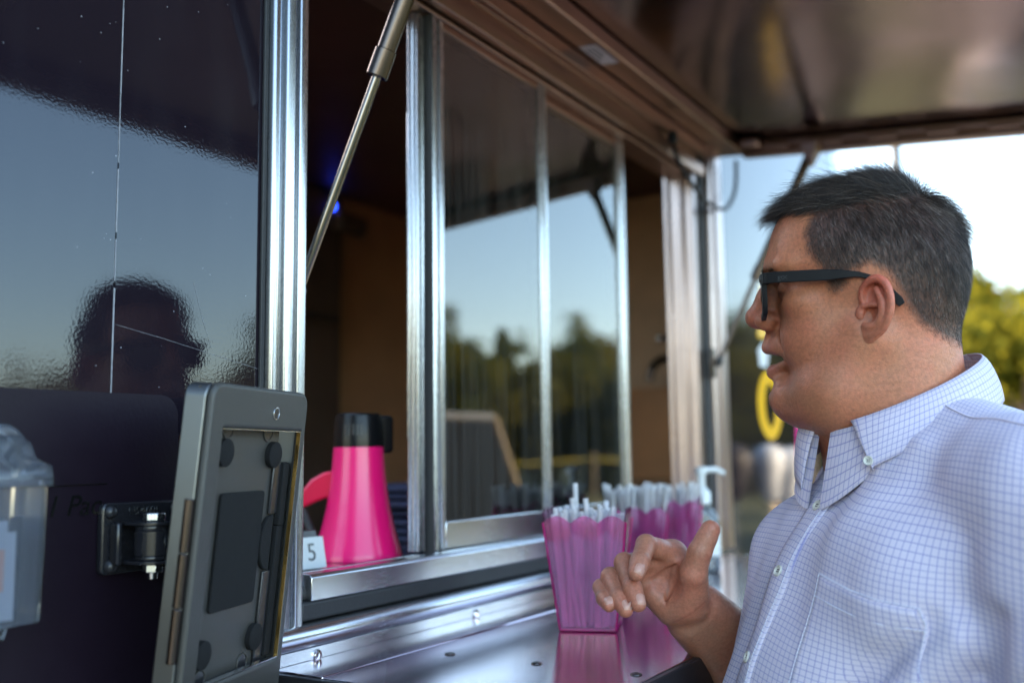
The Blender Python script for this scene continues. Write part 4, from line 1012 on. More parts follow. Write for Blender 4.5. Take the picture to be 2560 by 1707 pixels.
# ---------------------------------------------------------------- shirt
PITCH_MM = 5.1
def mat_shirt(name, uvname='cloth'):
    t = NT(name); uv = t.n('ShaderNodeUVMap'); uv.uv_map = uvname; c = t.coord()
    sep = t.n('ShaderNodeSeparateXYZ'); t.l(uv.outputs[0], sep.inputs[0])
    def lines(sock, w):
        fr = t.math('FRACT', sock); d = t.math('ABSOLUTE', t.math('SUBTRACT', fr, .5))
        return t.ramp(d, [(w*.5, (1, 1, 1)), (w*.5+.05, (0, 0, 0))])
    l1 = lines(sep.outputs[0], .09); l2 = lines(sep.outputs[1], .09)
    base = t.mix(t.noise(c, 30, 3), (.60, .545, .645), (.655, .60, .685))
    g = t.math('MAXIMUM', l1, l2); gx = t.math('MULTIPLY', l1, l2)
    fac = t.math('ADD', t.math('MULTIPLY', g, .50), t.math('MULTIPLY', gx, .16))
    col = t.mix(fac, base, (.04, .06, .38))
    b = t.pb((.6, .6, .8), .75); b.inputs['Sheen Weight'].default_value = .15
    t.l(col, b.inputs['Base Color'])
    # weave and small crumples
    w1 = t.n('ShaderNodeTexWave'); w1.inputs['Scale'].default_value = 3.2; w1.bands_direction = 'X'; t.l(uv.outputs[0], w1.inputs['Vector'])
    w2 = t.n('ShaderNodeTexWave'); w2.inputs['Scale'].default_value = 3.2; w2.bands_direction = 'Y'; t.l(uv.outputs[0], w2.inputs['Vector'])
    h = t.math('ADD', t.math('MULTIPLY', t.math('ADD', w1.outputs[1], w2.outputs[1]), .05), t.math('ADD', t.math('MULTIPLY', t.noise(c, 22, 4, .55), 1.0), t.math('MULTIPLY', t.math('ABSOLUTE', t.math('SUBTRACT', t.noise(t.mapping(c, (1, 1, .6), (0, .5, .6)), 8.5, 3, .5), .5)), -6.0)))
    t.l(t.bump(h, .5, .004), b.inputs['Normal']); t.surf(b.outputs[0]); M[name] = t.m
mat_shirt('shirt_check')
def build_shirt():
    S = Field((-170, -330, -660), (245, 330, 70), 4.2)
    S.ell((5, 0, -235), (138, 182, 215)); S.ell((62, 0, -400), (150, 178, 280), 45)
    S.ell((-30, 0, -220), (110, 175, 210), 30)
    for s in (-1, 1):
        S.cone((-24, s*36, -20), (-14 if s > 0 else -40, s*(165 if s > 0 else 145), -66 if s > 0 else -80), 52, 70 if s > 0 else 58, 34)
        S.ell((62, s*78, -150), (66, 84, 76), 36)
    S.cone((-14, 0, -40), (0, 0, 2), 92, 80, 14)                       # up to the collar
    S.cone((-12, 188, -84), (0, 246, -370), 70, 60, 13)                    # left sleeve
    S.cone((-8, 240, -90), (0, 262, -250), 48, 54, 20)
    S.cone((-45, -158, -104), (30, -160, -330), 52, 52, 30)                 # right sleeve, elbow bent forward
    # pulled folds from the arm towards chest and belly
    for a, b, r in (((58, 150, -120), (142, 40, -215), 15), ((70, 172, -190), (165, 60, -330), 17), ((80, 168, -260), (175, 80, -430), 16), ((40, 95, -28), (118, 60, -150), 12), ((62, 60, -40), (128, 25, -165), 9)):
        a = np.array(a, float); b = np.array(b, float); S.cone(a*.97, b*.95, r, r*.5, 22)
    for a, b, r in (((92, 165, -165), (150, 70, -275), 8), ((98, 168, -235), (176, 80, -390), 9), ((20, 262, -150), (70, 214, -230), 7), ((64, 205, -160), (92, 170, -330), 12)):
        S.cone(a, b, r, r*.7, 16, 'sub')
    X, Y, Z = S.pts((slice(None),)*3)
    S.d += 1.45*(1.5*np.sin(.030*Z+.045*Y+.02*X+1.2*np.sin(.021*Y)) + 1.0*np.sin(.055*Z-.040*Y+.9*np.sin(.03*X)) + .8*np.sin(.11*Y+.02*Z+.05*X))
    # neck opening: hollow so that the neck shows in the V
    S.cone((0, 0, -30), (0, 0, 130), 74, 98, 5, 'sub')
    S.cone((78, -2, 30), (102, -2, -50), 30, 4, 4, 'sub')
    return S.net()
sv, sF = build_shirt(); sv = relax(sv, sF, 3)
def cloth_uv(V):
    n, l, u = V[:, 0], V[:, 1], V[:, 2]
    ang = np.arctan2(l, np.maximum(n+120, 30)); U = ang*190*.9 + .28*l
    z0 = -70.0; ph = np.arctan2(np.maximum(u-z0, 0), np.maximum(n+25, 1e-3)*1.0)
    top = np.clip((u-z0)/60, 0, 1)
    Vv = np.where(u < z0, u, z0 + 88*ph*top + (u-z0)*(1-top))
    # sleeve: run round the arm instead
    Vv = Vv + .20*np.maximum(l, 0)*np.clip((-u)/120, 0, 1)
    return np.stack([U/PITCH_MM, Vv/PITCH_MM], 1)
SHIRT = obj('shirt', big_mesh('shirt', tw(sv), sF, ['shirt_check'], None, cloth_uv(sv)), None, MAN)
SHIRT['label'] = 'white and lavender shirt with fine blue check'
sbvh = BVHTree.FromPolygons([tuple(v) for v in sv], [tuple(int(i) for i in f) for f in sF])
def on_shirt(l, u, lift=0, frm=(1, 0, 0)):
    """point of the shirt front at lateral l and height u, lifted off the cloth (mm, torso frame)"""
    d = Vector(frm).normalized(); h = sbvh.ray_cast(Vector((0, l, u)) + d*320, -d)
    if h[0] is None: return Vector((100, l, u)), Vector((1, 0, 0))
    nn = h[1]
    if nn.dot(d) < 0: nn = -nn
    return h[0] + nn*lift, nn
def patch(name, fn, nu, nv, lift, mat, parent, thick=1.0, uvshift=(0, 0)):
    """sheet laid on the shirt; fn(s, t) -> (l, u); edges tucked down so that it has a thickness"""
    vs = []; uv = []
    for i in range(nu+1):
        for j in range(nv+1):
            s_, t_2 = i/nu, j/nv; l, u = fn(s_, t_2); edge = (i in (0, nu)) or (j in (0, nv))
            p, nn = on_shirt(l, u, -.6 if edge else lift); vs.append(p)
    V = np.array([list(v) for v in vs]); 
    # keep inner rim close to the edge for a crisp border
    F = np.array([[i*(nv+1)+j, (i+1)*(nv+1)+j, (i+1)*(nv+1)+j+1, i*(nv+1)+j+1] for i in range(nu) for j in range(nv)])
    me = big_mesh(name, tw(V), F, [mat], None, cloth_uv(V)+np.array(uvshift))
    o = obj(name, me, None, parent); return o
def edged(n):
    return lambda s: s
def rim(s, e):      # crowd the first and last step to the edge
    return min(max((s*(1+2*e)-e), 0), 1) if 0 < s < 1 else s
patch('placket', lambda s, t: (-16+33*(.0 if s == 0 else 1. if s == 1 else .03+.94*(s-.125)/.75), -62-560*t), 8, 120, 2.2, 'shirt_check', SHIRT, uvshift=(.37, .21))
def pk(s, t):
    s2 = 0. if s == 0 else 1. if s == 1 else .012+.976*(s-1/28)/(26/28); t2 = 0. if t == 0 else 1. if t == 1 else .012+.976*(t-1/28)/(26/28)
    l = 64+92*s2; u = -137-19*s2-135*t2 - (14*(1-abs(2*s2-1)) if t2 > .99 else 0); return l, u
patch('pocket', pk, 28, 28, 2.6, 'shirt_check', SHIRT, uvshift=(.2, .4))
simple('stitch', (.66, .66, .74), .8)
def stitched(pts, name='stitching'):
    m = MB()
    for a, b in zip(pts[:-1], pts[1:]):
        (pa, na), (pb, nb) = on_shirt(*a, 3.0), on_shirt(*b, 3.0)
        n = max(1, int((pb-pa).length/3.2))
        for k in range(n):
            p, q = pa.lerp(pb, (k+.12)/n), pa.lerp(pb, (k+.80)/n)
            m.tube([Vector(tw(p)), Vector(tw(q))], .0006, 5)
    return obj(name, m, 'stitch', SHIRT)
stitched([pk(.02, .02), pk(.25, .02), pk(.5, .02), pk(.75, .02), pk(.98, .02)]); stitched([pk(.02, .16), pk(.25, .16), pk(.5, .16), pk(.75, .16), pk(.98, .16)])
stitched([pk(.03, t/8) for t in range(9)]); stitched([pk(.97, t/8) for t in range(9)])
stitched([(13, -70-30*k) for k in range(12)])
# yoke seam over the left shoulder
m = MB(); ys = []
for k in range(15):
    l = 70+9*k; h = sbvh.ray_cast(Vector((16-.05*l, l, 200)), Vector((0, 0, -1)))
    if h[0] is not None: ys.append(Vector(tw(h[0]+h[1]*.3)))
if len(ys) > 3: obj('yoke_seam', MB().tube(ys, .0011, 6), 'shirt_check', SHIRT, smooth=60)
# buttons
simple('button_pearl', (.62, .60, .52), .22, 0, 0, 300, .1)
def button(p, nn, r, nm='button'):
    p = Vector(tw(p)); nn = Vector(TW @ np.array(nn)).normalized()
    b = obj(nm, MB().lathe([(.0004, .0008), (r*.62, .0009), (r*.70, .0019), (r*.90, .0021), (r, .0012), (r*.95, 0)], 24, p, nn), 'button_pearl', SHIRT, smooth=40)
    q = nn.to_track_quat('Z', 'Y').to_matrix().to_4x4()
    for k in range(4):
        a = R(45+90*k); c = p + q.to_3x3() @ Vector((r*.26*math.cos(a), r*.26*math.sin(a), .0009))
        obj('thread_hole', MB().lathe([(.0001, .0003), (r*.11, .0003), (r*.11, 0)], 8, c, nn), 'marker_ink', b)
    return b
for u in (-79, -141, -221, -305):
    p, nn = on_shirt(1, u, 1.8); button(p, nn, .0056)
# collar: stand and two leaves
def top_edge(th):
    n = 8+86*math.cos(th); l = 78*math.sin(th); return Vector((n, l, 41-.436*n))
def leaf(sgn, th1, tip, name):
    NS, NH = 36, 8; vs = []; uv = []; T1 = top_edge(R(th1)*1)
    rows = []
    for i in range(NS+1):
        s = i/NS; th = R(180+(th1-180)*s)
        t = top_edge(th); t = Vector((t.x + (15*math.sin(math.pi*min(max((math.degrees(th)-8)/75, 0), 1)) if sgn < 0 else 0), t.y*sgn, t.z)); out = Vector((math.cos(th)*.9, math.sin(th)*sgn, 0))
        drop = 44
        bot = t + out*(19-4*s) + Vector((0, 0, -drop))
        if s > .55:
            w = ((s-.55)/.45)**1.5; bot = bot.lerp(Vector(tip), w)
        row = []
        for j in range(NH+1):
            f = j/NH; p = t.lerp(bot, f) + out*(4.5*math.sin(math.pi*f)*(1-.4*s)) + Vector((0, 0, 3.0*math.sin(math.pi*min(f*2, 1))*(1-f)))
            row.append(p)
        rows.append(row)
    L = 0; acc = []
    for i, row in enumerate(rows):
        if i: L += (row[4]-rows[i-1][4]).length
        acc.append(L)
    outer = [p for r_ in rows for p in r_]; inner = []
    for i, row in enumerate(rows):
        th = R(180+(th1-180)*i/NS); out = Vector((math.cos(th)*.9, math.sin(th)*sgn, 0))
        inner += [p - out*1.6 - Vector((0, 0, .5)) for p in row]
    V = np.array([list(p) for p in outer+inner]); n = (NS+1)*(NH+1); w = NH+1
    UV = np.array([[acc[i]/PITCH_MM, j*5.6/PITCH_MM] for i in range(NS+1) for j in range(NH+1)]*2)
    F = []
    for i in range(NS):
        for j in range(NH):
            a = i*w+j; F.append([a, a+1, a+w+1, a+w]); F.append([n+a, n+a+w, n+a+w+1, n+a+1])
        F.append([i*w, (i+1)*w, n+(i+1)*w, n+i*w]); F.append([i*w+NH, n+i*w+NH, n+(i+1)*w+NH, (i+1)*w+NH])
    for j in range(NH): F.append([NS*w+j, NS*w+j+1, n+NS*w+j+1, n+NS*w+j]); F.append([j, n+j, n+j+1, j+1])
    F = np.array(F)
    if sgn < 0: F = F[:, ::-1]
    return obj(name, big_mesh(name, tw(V), F, ['shirt_check'], None, UV), None, SHIRT), rows
lf, rowsL = leaf(1, 30, (80, 72, -42), 'collar_leaf'); rf, rowsR = leaf(-1, 8, (106, -24, -64), 'collar_leaf')
tipL = rowsL[-3][7]; button(tipL+Vector((2.5, 2.5, 1)), Vector((.7, .65, .25)), .0045)
def stand():
    vs = []; NS = 60; UV = []
    for i in range(NS+1):
        th = R(-171+342*i/NS + 180); c = math.cos(th)
        for k in range(2):
            for j in range(5):
                f = j/4; bmp = 15*math.sin(math.pi*min(max((math.degrees(math.acos(max(-1, min(1, math.cos(th)))))-8)/75, 0), 1)) if math.sin(th) < 0 else 0; n = 8+(82-k*1.6+3*f)*math.cos(th)+14*f*max(0, math.cos(th))+bmp; l = (75-k*1.6+3*f)*math.sin(th); u = 41-.436*(8+84*math.cos(th)) - 6 - (34+44*max(0, math.cos(th))**2)*f
                vs.append((n, l, u)); UV.append((i*8.0/PITCH_MM, j*9.0/PITCH_MM))
    F = []
    for i in range(NS):
        for j in range(4):
            a = i*10+j; F.append([a, a+1, a+11, a+10]); F.append([a+5, a+15, a+16, a+6])
    return obj('collar_stand', big_mesh('collar_stand', tw(np.array(vs)), np.array(F), ['shirt_check'], None, np.array(UV)), None, SHIRT)
stand()
# ---------------------------------------------------------------- trousers and shoes (below the picture)
simple('navy_trousers', (.022, .025, .045), .85, 0, .3, 300); simple('shoe_leather', (.05, .03, .02), .45)
S = Field((-240, -300, -1605), (260, 300, -540), 13)
S.ell((10, 0, -640), (150, 185, 130))
for s in (-1, 1): S.cone((5, s*92, -690), (0, s*97, -1080), 104, 76, 30); S.cone((0, s*97, -1080), (-8, s*97, -1550), 74, 62, 20)
tv, tF = S.net(); obj('trousers', big_mesh('trousers', tw(relax(tv, tF, 2)), tF, ['navy_trousers']), None, MAN)
for s in (-1, 1):
    S = Field((-90, -60, -60), (200, 60, 90), 6); S.ell((30, 0, -20), (125, 44, 34)); S.ell((-25, 0, 10), (45, 40, 50), 20); S.ell((60, 0, -60), (300, 80, 16), 2, 'sub')
    v, f = S.net(); v = relax(v, f, 1) + np.array([10, s*105, -1566]); obj('shoe', big_mesh('shoe', tw(v), f, ['shoe_leather']), None, MAN)

# ---------------------------------------------------------------- hair
def mat_hair():
    t = NT('hair_dark'); at_ = t.n('ShaderNodeAttribute'); at_.attribute_name = 'tone'
    col = t.ramp(at_.outputs['Fac'], [(0, (.006, .004, .003)), (.45, (.034, .022, .016)), (.75, (.11, .078, .060)), (1, (.36, .30, .26))])
    b = t.pb((.02, .02, .02), .38); b.inputs['Specular IOR Level'].default_value = .3; t.l(col, b.inputs['Base Color']); t.surf(b.outputs[0]); M['hair'] = t.m
mat_hair()
def make_hair():
    rnd = np.random.RandomState(4); V, F = hv, hF
    q = V[F]; cen = q.mean(1); nrm = np.cross(q[:, 2]-q[:, 0], q[:, 3]-q[:, 1]); area = np.linalg.norm(nrm, axis=1); nrm /= area[:, None]+1e-9; area *= .5
    m = scalp(cen) > .02; F2 = np.nonzero(m)[0]
    top_f = cen[:, 2] + rnd.normal(size=len(cen))*3.5 > 88.6+(57-cen[:, 0])*.06+np.where(cen[:, 1] < 0, -25, 0)
    dens = area*np.where(top_f, 1.1, 1.0)*m; dens /= dens.sum()
    N = 40000; pick = rnd.choice(len(F), N, p=dens); a, b = rnd.rand(N, 1), rnd.rand(N, 1); Q = q[pick]
    P = (Q[:, 0]*(1-a)+Q[:, 1]*a)*(1-b) + (Q[:, 3]*(1-a)+Q[:, 2]*a)*b; Nn = nrm[pick]
    edge = polydist(P[:, 0], P[:, 2], HAIRLINE)
    f, l, u = P.T; top = top_f[pick]
    crown = np.clip((-40-f)/40, 0, 1)
    # direction fields
    D = np.zeros((N, 3)); D[:, 0] = -.42+.25*(f < -30); D[:, 2] = -1
    Dt = np.stack([1.0-1.7*crown, np.where(l > 0, -.06, .30)+.35*np.sin(f*.05)*0, .10-.55*crown+0*f], 1)
    D = np.where(top[:, None], Dt, D)
    cl = np.sin(P[:, 0]*.21+2*np.sin(P[:, 1]*.13))*np.cos(P[:, 1]*.19+P[:, 2]*.11); D[:, 1] += np.where(top, .22*cl, .05*cl); D[:, 2] += np.where(top, .12*cl, 0)
    D += rnd.normal(size=(N, 3))*np.where(top, .20, .15)[:, None]
    D -= Nn*(D*Nn).sum(1)[:, None]; D /= np.linalg.norm(D, axis=1)[:, None]+1e-9
    Ls = 3.0+10.5*np.clip(edge/46, 0, 1)*np.clip((u+45)/75, .2, 1)
    Lt = np.where(f > 40, 30, 36)*np.clip((edge+8)/26, .45, 1)
    L = np.where(top, Lt, Ls)*rnd.uniform(.72, 1.15, N)
    keep = ~(edge < rnd.uniform(0, 1, N)**1.5*4.0)
    lift = np.where(top, R(19)+R(8)*np.clip((f-50)/40, 0, 1)+R(12)*np.exp(-((f+40)/30)**2), R(25)) + rnd.normal(size=N)*R(6)
    # crown tuft standing away
    tuft = top & (f < -62) & (rnd.rand(N) < .25); L = np.where(tuft, rnd.uniform(22, 40, N), L); lift = np.where(tuft, R(14)+R(14)*rnd.rand(N), lift)
    fly = top & (rnd.rand(N) < .05); L = np.where(fly, L*1.2+4, L); lift = np.where(fly, lift+R(20)*rnd.rand(N), lift)
    P, Nn, D, L, lift, top, f, u = (x[keep] for x in (P, Nn, D, L, lift, top, f, u)); N = len(P)
    fr = top & (f > 52) & (rnd.rand(N) < .8); d0 = np.stack([np.full(N, .95), rnd.normal(size=N)*.22+.10, -.05+rnd.normal(size=N)*.18], 1); d0 /= np.linalg.norm(d0, axis=1)[:, None]
    D[fr] = d0[fr]; L[fr] = rnd.uniform(20, 34, fr.sum()); lift[fr] = R(14)+R(8)*rnd.rand(fr.sum())
    K = 6; out = np.zeros((N, K, 3)); p = P - Nn*.4; out[:, 0] = p
    d = D*np.cos(lift)[:, None] + Nn*np.sin(lift)[:, None]
    grav = np.where(top, .08+.16*np.clip((f-50)/35, 0, 1), .05)
    cur = rnd.normal(size=(N, 3))*np.where(top, .05, .03)[:, None]
    for k in range(1, K):
        p = p + d*(L/(K-1))[:, None]; out[:, k] = p
        d = d + np.array([0, 0, -1.])*grav[:, None] + cur - Nn*(np.where(top, .05, .06)[:, None]); d /= np.linalg.norm(d, axis=1)[:, None]
    W = ah(out.reshape(-1, 3))
    cu = bpy.data.hair_curves.new('hair'); cu.add_curves([K]*N)
    cu.attributes['position'].data.foreach_set('vector', W.astype(np.float32).ravel())
    ra = cu.attributes.get('radius') or cu.attributes.new('radius', 'FLOAT', 'POINT')
    taper = np.array([1, 1, .95, .85, .65, .25]); rad = (np.where(top, .000085, .000075)[:, None]*taper[None, :])
    ra.data.foreach_set('value', rad.astype(np.float32).ravel())
    side_c = np.floor((P[:, 0]-.40*P[:, 2]+2.2*np.sin(P[:, 2]*.13))/2.1).astype(int)*131 + np.floor((P[:, 2]+3*np.sin(P[:, 0]*.3))/9).astype(int)*17
    top_c = np.floor((P[:, 1]+.35*P[:, 0]*.4)/2.3).astype(int)*131 + np.floor((P[:, 0]+4*np.sin(P[:, 1]*.5))/16).astype(int)*17
    hsh = np.abs(np.sin(np.where(top, top_c, side_c)*12.9898)*43758.5453) % 1.0
    tone = (hsh-.45)*np.where(top, .62, .44) + np.clip(np.where(top, rnd.beta(1.4, 3, N)*.85, rnd.beta(2, 2.0, N)*.95 + .14*(rnd.rand(N) < .25)) + .22*np.exp(-(((P[:, 0]+80)/20)**2+((P[:, 2]-88)/16)**2)), 0, 1)
    tone = np.clip(tone - np.where(top, .02, .10), 0, 1)
    ta = cu.attributes.new('tone', 'FLOAT', 'CURVE'); ta.data.foreach_set('value', tone.astype(np.float32))
    cu.materials.append(M['hair']); o = bpy.data.objects.new('hair', cu); link(o, MAN); o['label'] = 'short dark hair, greying at the sides'
make_hair()
def brow_hair():
    rnd = np.random.RandomState(9); hb_ = BVHTree.FromPolygons([tuple(v) for v in hv], [tuple(int(i) for i in f) for f in hF])
    pts = []; n = 0
    for s in (-1, 1):
        for k in range(230):
            t = rnd.rand(); l = s*(14+36*t); u = 33+3.0*math.sin(t*2.4)+rnd.normal()*1.8
            h = hb_.ray_cast(Vector((150, l*.8, u)), Vector((-1, s*.18, 0)))
            if h[0] is None: continue
            p = h[0]; d = Vector((-.2-.5*t, s*.8, .45-.5*t+rnd.normal()*.2)).normalized(); nn = h[1]
            d = (d - nn*d.dot(nn)).normalized()*.9 + nn*.28; L = rnd.uniform(5, 9)
            pts += [p, p+d*L*.5, p+d*L-nn*L*.08]; n += 1
    cu = bpy.data.hair_curves.new('eyebrows'); cu.add_curves([3]*n); cu.attributes['position'].data.foreach_set('vector', ah(np.array([list(p) for p in pts])).astype(np.float32).ravel())
    ra = cu.attributes.get('radius') or cu.attributes.new('radius', 'FLOAT', 'POINT'); ra.data.foreach_set('value', np.tile(np.array([.00008, .00007, .00003], np.float32), n))
    ta = cu.attributes.new('tone', 'FLOAT', 'CURVE'); ta.data.foreach_set('value', rnd.uniform(.1, .5, n).astype(np.float32))
    cu.materials.append(M['hair']); link(bpy.data.objects.new('eyebrows', cu), MAN)
brow_hair()
# eyes: only the sliver between the lids shows
def mat_eye():
    t = NT('eyeball'); b = t.pb((.05, .04, .035), .1); t.surf(b.outputs[0]); M['eye'] = t.m
mat_eye()
for s in (-1, 1):
    obj('eyeball', MB().lathe([(.001, -12.6), (7, -10.5), (11, -6), (12.6, 0), (11, 6), (7, 10.5), (.001, 12.6)], 20).xform(Matrix.Translation((69.5, s*32, 13.0))).xform(Matrix(((hf.x*HS_, hl.x*HS_, hu.x*HS_, HEAD_O.x), (hf.y*HS_, hl.y*HS_, hu.y*HS_, HEAD_O.y), (hf.z*HS_, hl.z*HS_, hu.z*HS_, HEAD_O.z), (0, 0, 0, 1)))), 'eye', MAN, smooth=180)
# upper teeth behind the lip
simple('tooth', (.60, .55, .46), .3)
obj('teeth', MB().tube([(78, 20, -49), (86, 11, -49), (89, 0, -49), (86, -11, -49), (78, -20, -49)], 3.4, 8).xform(Matrix(((hf.x*HS_, hl.x*HS_, hu.x*HS_, HEAD_O.x), (hf.y*HS_, hl.y*HS_, hu.y*HS_, HEAD_O.y), (hf.z*HS_, hl.z*HS_, hu.z*HS_, HEAD_O.z), (0, 0, 0, 1)))), 'tooth', MAN, smooth=180)

# ---------------------------------------------------------------- sunglasses
simple('frame_black', (.007, .007, .008), .5, 0, .1, 1200, **{'Specular IOR Level': .2})
def mat_lens():
    t = NT('dark_lens'); b = t.pb((.008, .008, .012), .04); t.surf(b.outputs[0]); M['lens'] = t.m
mat_lens()
HMX = Matrix(((hf.x*HS_, hl.x*HS_, hu.x*HS_, HEAD_O.x), (hf.y*HS_, hl.y*HS_, hu.y*HS_, HEAD_O.y), (hf.z*HS_, hl.z*HS_, hu.z*HS_, HEAD_O.z), (0, 0, 0, 1)))
SG = tag(empty('sunglasses', tuple(HMX @ Vector((100, 0, 15)))), 'black square-framed sunglasses worn by the man', 'sunglasses')
def fx(l): return 101.5 - 12*(abs(l)/70)**2.0        # wrap of the front
def rim_pts(s, grow, n=44):
    out = []
    for k in range(n):
        a = 2*math.pi*k/n; ca, sa = math.cos(a), math.sin(a); e = .45
        x = math.copysign(abs(ca)**e, ca); y = math.copysign(abs(sa)**e, sa)
        l = s*(37+x*(27+grow)*(1+.06*y)); u = 8.0+y*(18.5+grow)+1.2*x; out.append((l, u))
    return out
fm = MB()
for s in (-1, 1):
    o_, i_ = rim_pts(s, 4.2), rim_pts(s, -.8); n = len(o_)
    vs = [(fx(l)+df, l, u) for df in (1.8, -3.2) for lp in (o_, i_) for l, u in lp]; fs = []
    for i in range(n):
        j = (i+1) % n; fs += [(i, j, n+j, n+i), (2*n+i, 3*n+i, 3*n+j, 2*n+j), (i, 2*n+i, 2*n+j, j), (n+i, n+j, 3*n+j, 3*n+i)]
    fm.add(vs, fs)
fm.box(97.8, 103.0, -8.5, 8.5, 12.5, 20)
for s in (-1, 1): fm.add([(fx(62)+2, s*62, 19), (fx(62)+2, s*62, 31), (fx(73)+1, s*73.5, 31), (fx(73)+1, s*73.5, 20), (fx(62)-5, s*62, 19), (fx(62)-5, s*62, 31), (fx(73)-7, s*73.5, 31), (fx(73)-7, s*73.5, 20)], [(0, 1, 2, 3), (7, 6, 5, 4), (0, 4, 5, 1), (1, 5, 6, 2), (2, 6, 7, 3), (3, 7, 4, 0)])
fro = obj('front_frame', fm.xform(HMX), 'frame_black', SG, .0006)
for s in (-1, 1):
    c = rim_pts(s, .2); lens = MB(); n = len(c)
    vs = [(fx(l)-.2, l, u) for l, u in c] + [(fx(l)-1.8, l, u) for l, u in c] + [(fx(37)+1.4, s*37, 8), (fx(37)-.4, s*37, 8)]
    fs = [(i, (i+1) % n, 2*n) for i in range(n)] + [(n+(i+1) % n, n+i, 2*n+1) for i in range(n)]
    obj('lens', lens.add(vs, fs).xform(HMX), 'lens', SG)
    # temple arm: deep at the hinge, thin over the ear, tip bent down behind it
    path = [(85.5, 74.0, 25.6, 5.6), (70, 76.0, 25.2, 5.6), (40, 78.0, 24.0, 5.6), (25, 78.5, 23.4, 5.2), (8, 79.0, 22.4, 3.6), (-4, 78.0, 20.8, 2.6), (-16, 76.0, 15.5, 2.6), (-27, 74.5, 6.0, 3.4), (-36, 74.0, -5.5, 4.2), (-39.5, 74.0, -10.5, 3.2)]
    P = spline([p[:3] for p in path], 5); hs = [v[0] for v in spline([(p[3], 0, 0) for p in path], 5)]
    vs = []; fs = []
    for i, (p, hgt) in enumerate(zip(P, hs)):
        t = (P[min(i+1, len(P)-1)]-P[max(i-1, 0)]).normalized(); w = Vector((0, 1, 0)); upq = w.cross(t).normalized()
        if upq.z < 0 and abs(upq.z) > .3: upq = -upq
        if t.z < -.6: upq = Vector((t.z, 0, -t.x)).normalized()*-1
        for a, b in ((1, 1), (1, -1), (-1, -1), (-1, 1)):
            vs.append((p.x+upq.x*hgt*a, (p.y+1.7*b)*s if True else 0, p.z+upq.z*hgt*a))
    for i in range(len(P)-1):
        for k in range(4): fs.append((4*i+k, 4*i+(k+1) % 4, 4*i+4+(k+1) % 4, 4*i+4+k))
    fs += [(3, 2, 1, 0), tuple(4*(len(P)-1)+k for k in range(4))]
    tm_ = obj('temple_arm', MB().add(vs, fs).xform(HMX), 'frame_black', SG, .0008, 2)
    if s == 1:
        text_mesh('lettering', 'goodr', .0075, 'grey_text' if 'grey_text' in M else 'rubber', HMX @ Matrix.Diagonal((1000, 1000, 1000, 1)) @ Matrix(((-1, 0, 0, .0655), (0, 0, 1, .0779), (0, 1, 0, .0250), (0, 0, 0, 1))), tm_, .0002)
# ================================================================ trees
def mat_leaf(name, c1, c2, c3):
    t = NT(name); oi = t.n('ShaderNodeObjectInfo'); c = t.coord()
    n = t.noise(c, 1.1, 4); col = t.ramp(n, [(.3, c1), (.5, c2), (.72, c3)])
    col = t.mix(t.math('MULTIPLY', oi.outputs['Random'], .5), col, (.16, .085, .012))
    d = t.n('ShaderNodeBsdfDiffuse'); tl = t.n('ShaderNodeBsdfTranslucent'); t.l(col, d.inputs[0])
    t.l(t.mix(.6, col, (.22, .20, .015)), tl.inputs[0])
    m = t.n('ShaderNodeMixShader'); m.inputs[0].default_value = .45; t.l(d.outputs[0], m.inputs[1]); t.l(tl.outputs[0], m.inputs[2])
    t.surf(m.outputs[0]); M[name] = t.m
mat_leaf('leaf_green', (.020, .040, .008), (.042, .070, .012), (.085, .10, .016))
mat_leaf('leaf_dark', (.016, .032, .012), (.030, .055, .018), (.055, .08, .022))
mat_leaf('leaf_gold', (.10, .085, .012), (.17, .12, .014), (.24, .13, .012))
simple('bark', (.085, .060, .042), .9, 0, .6, 30, .2)

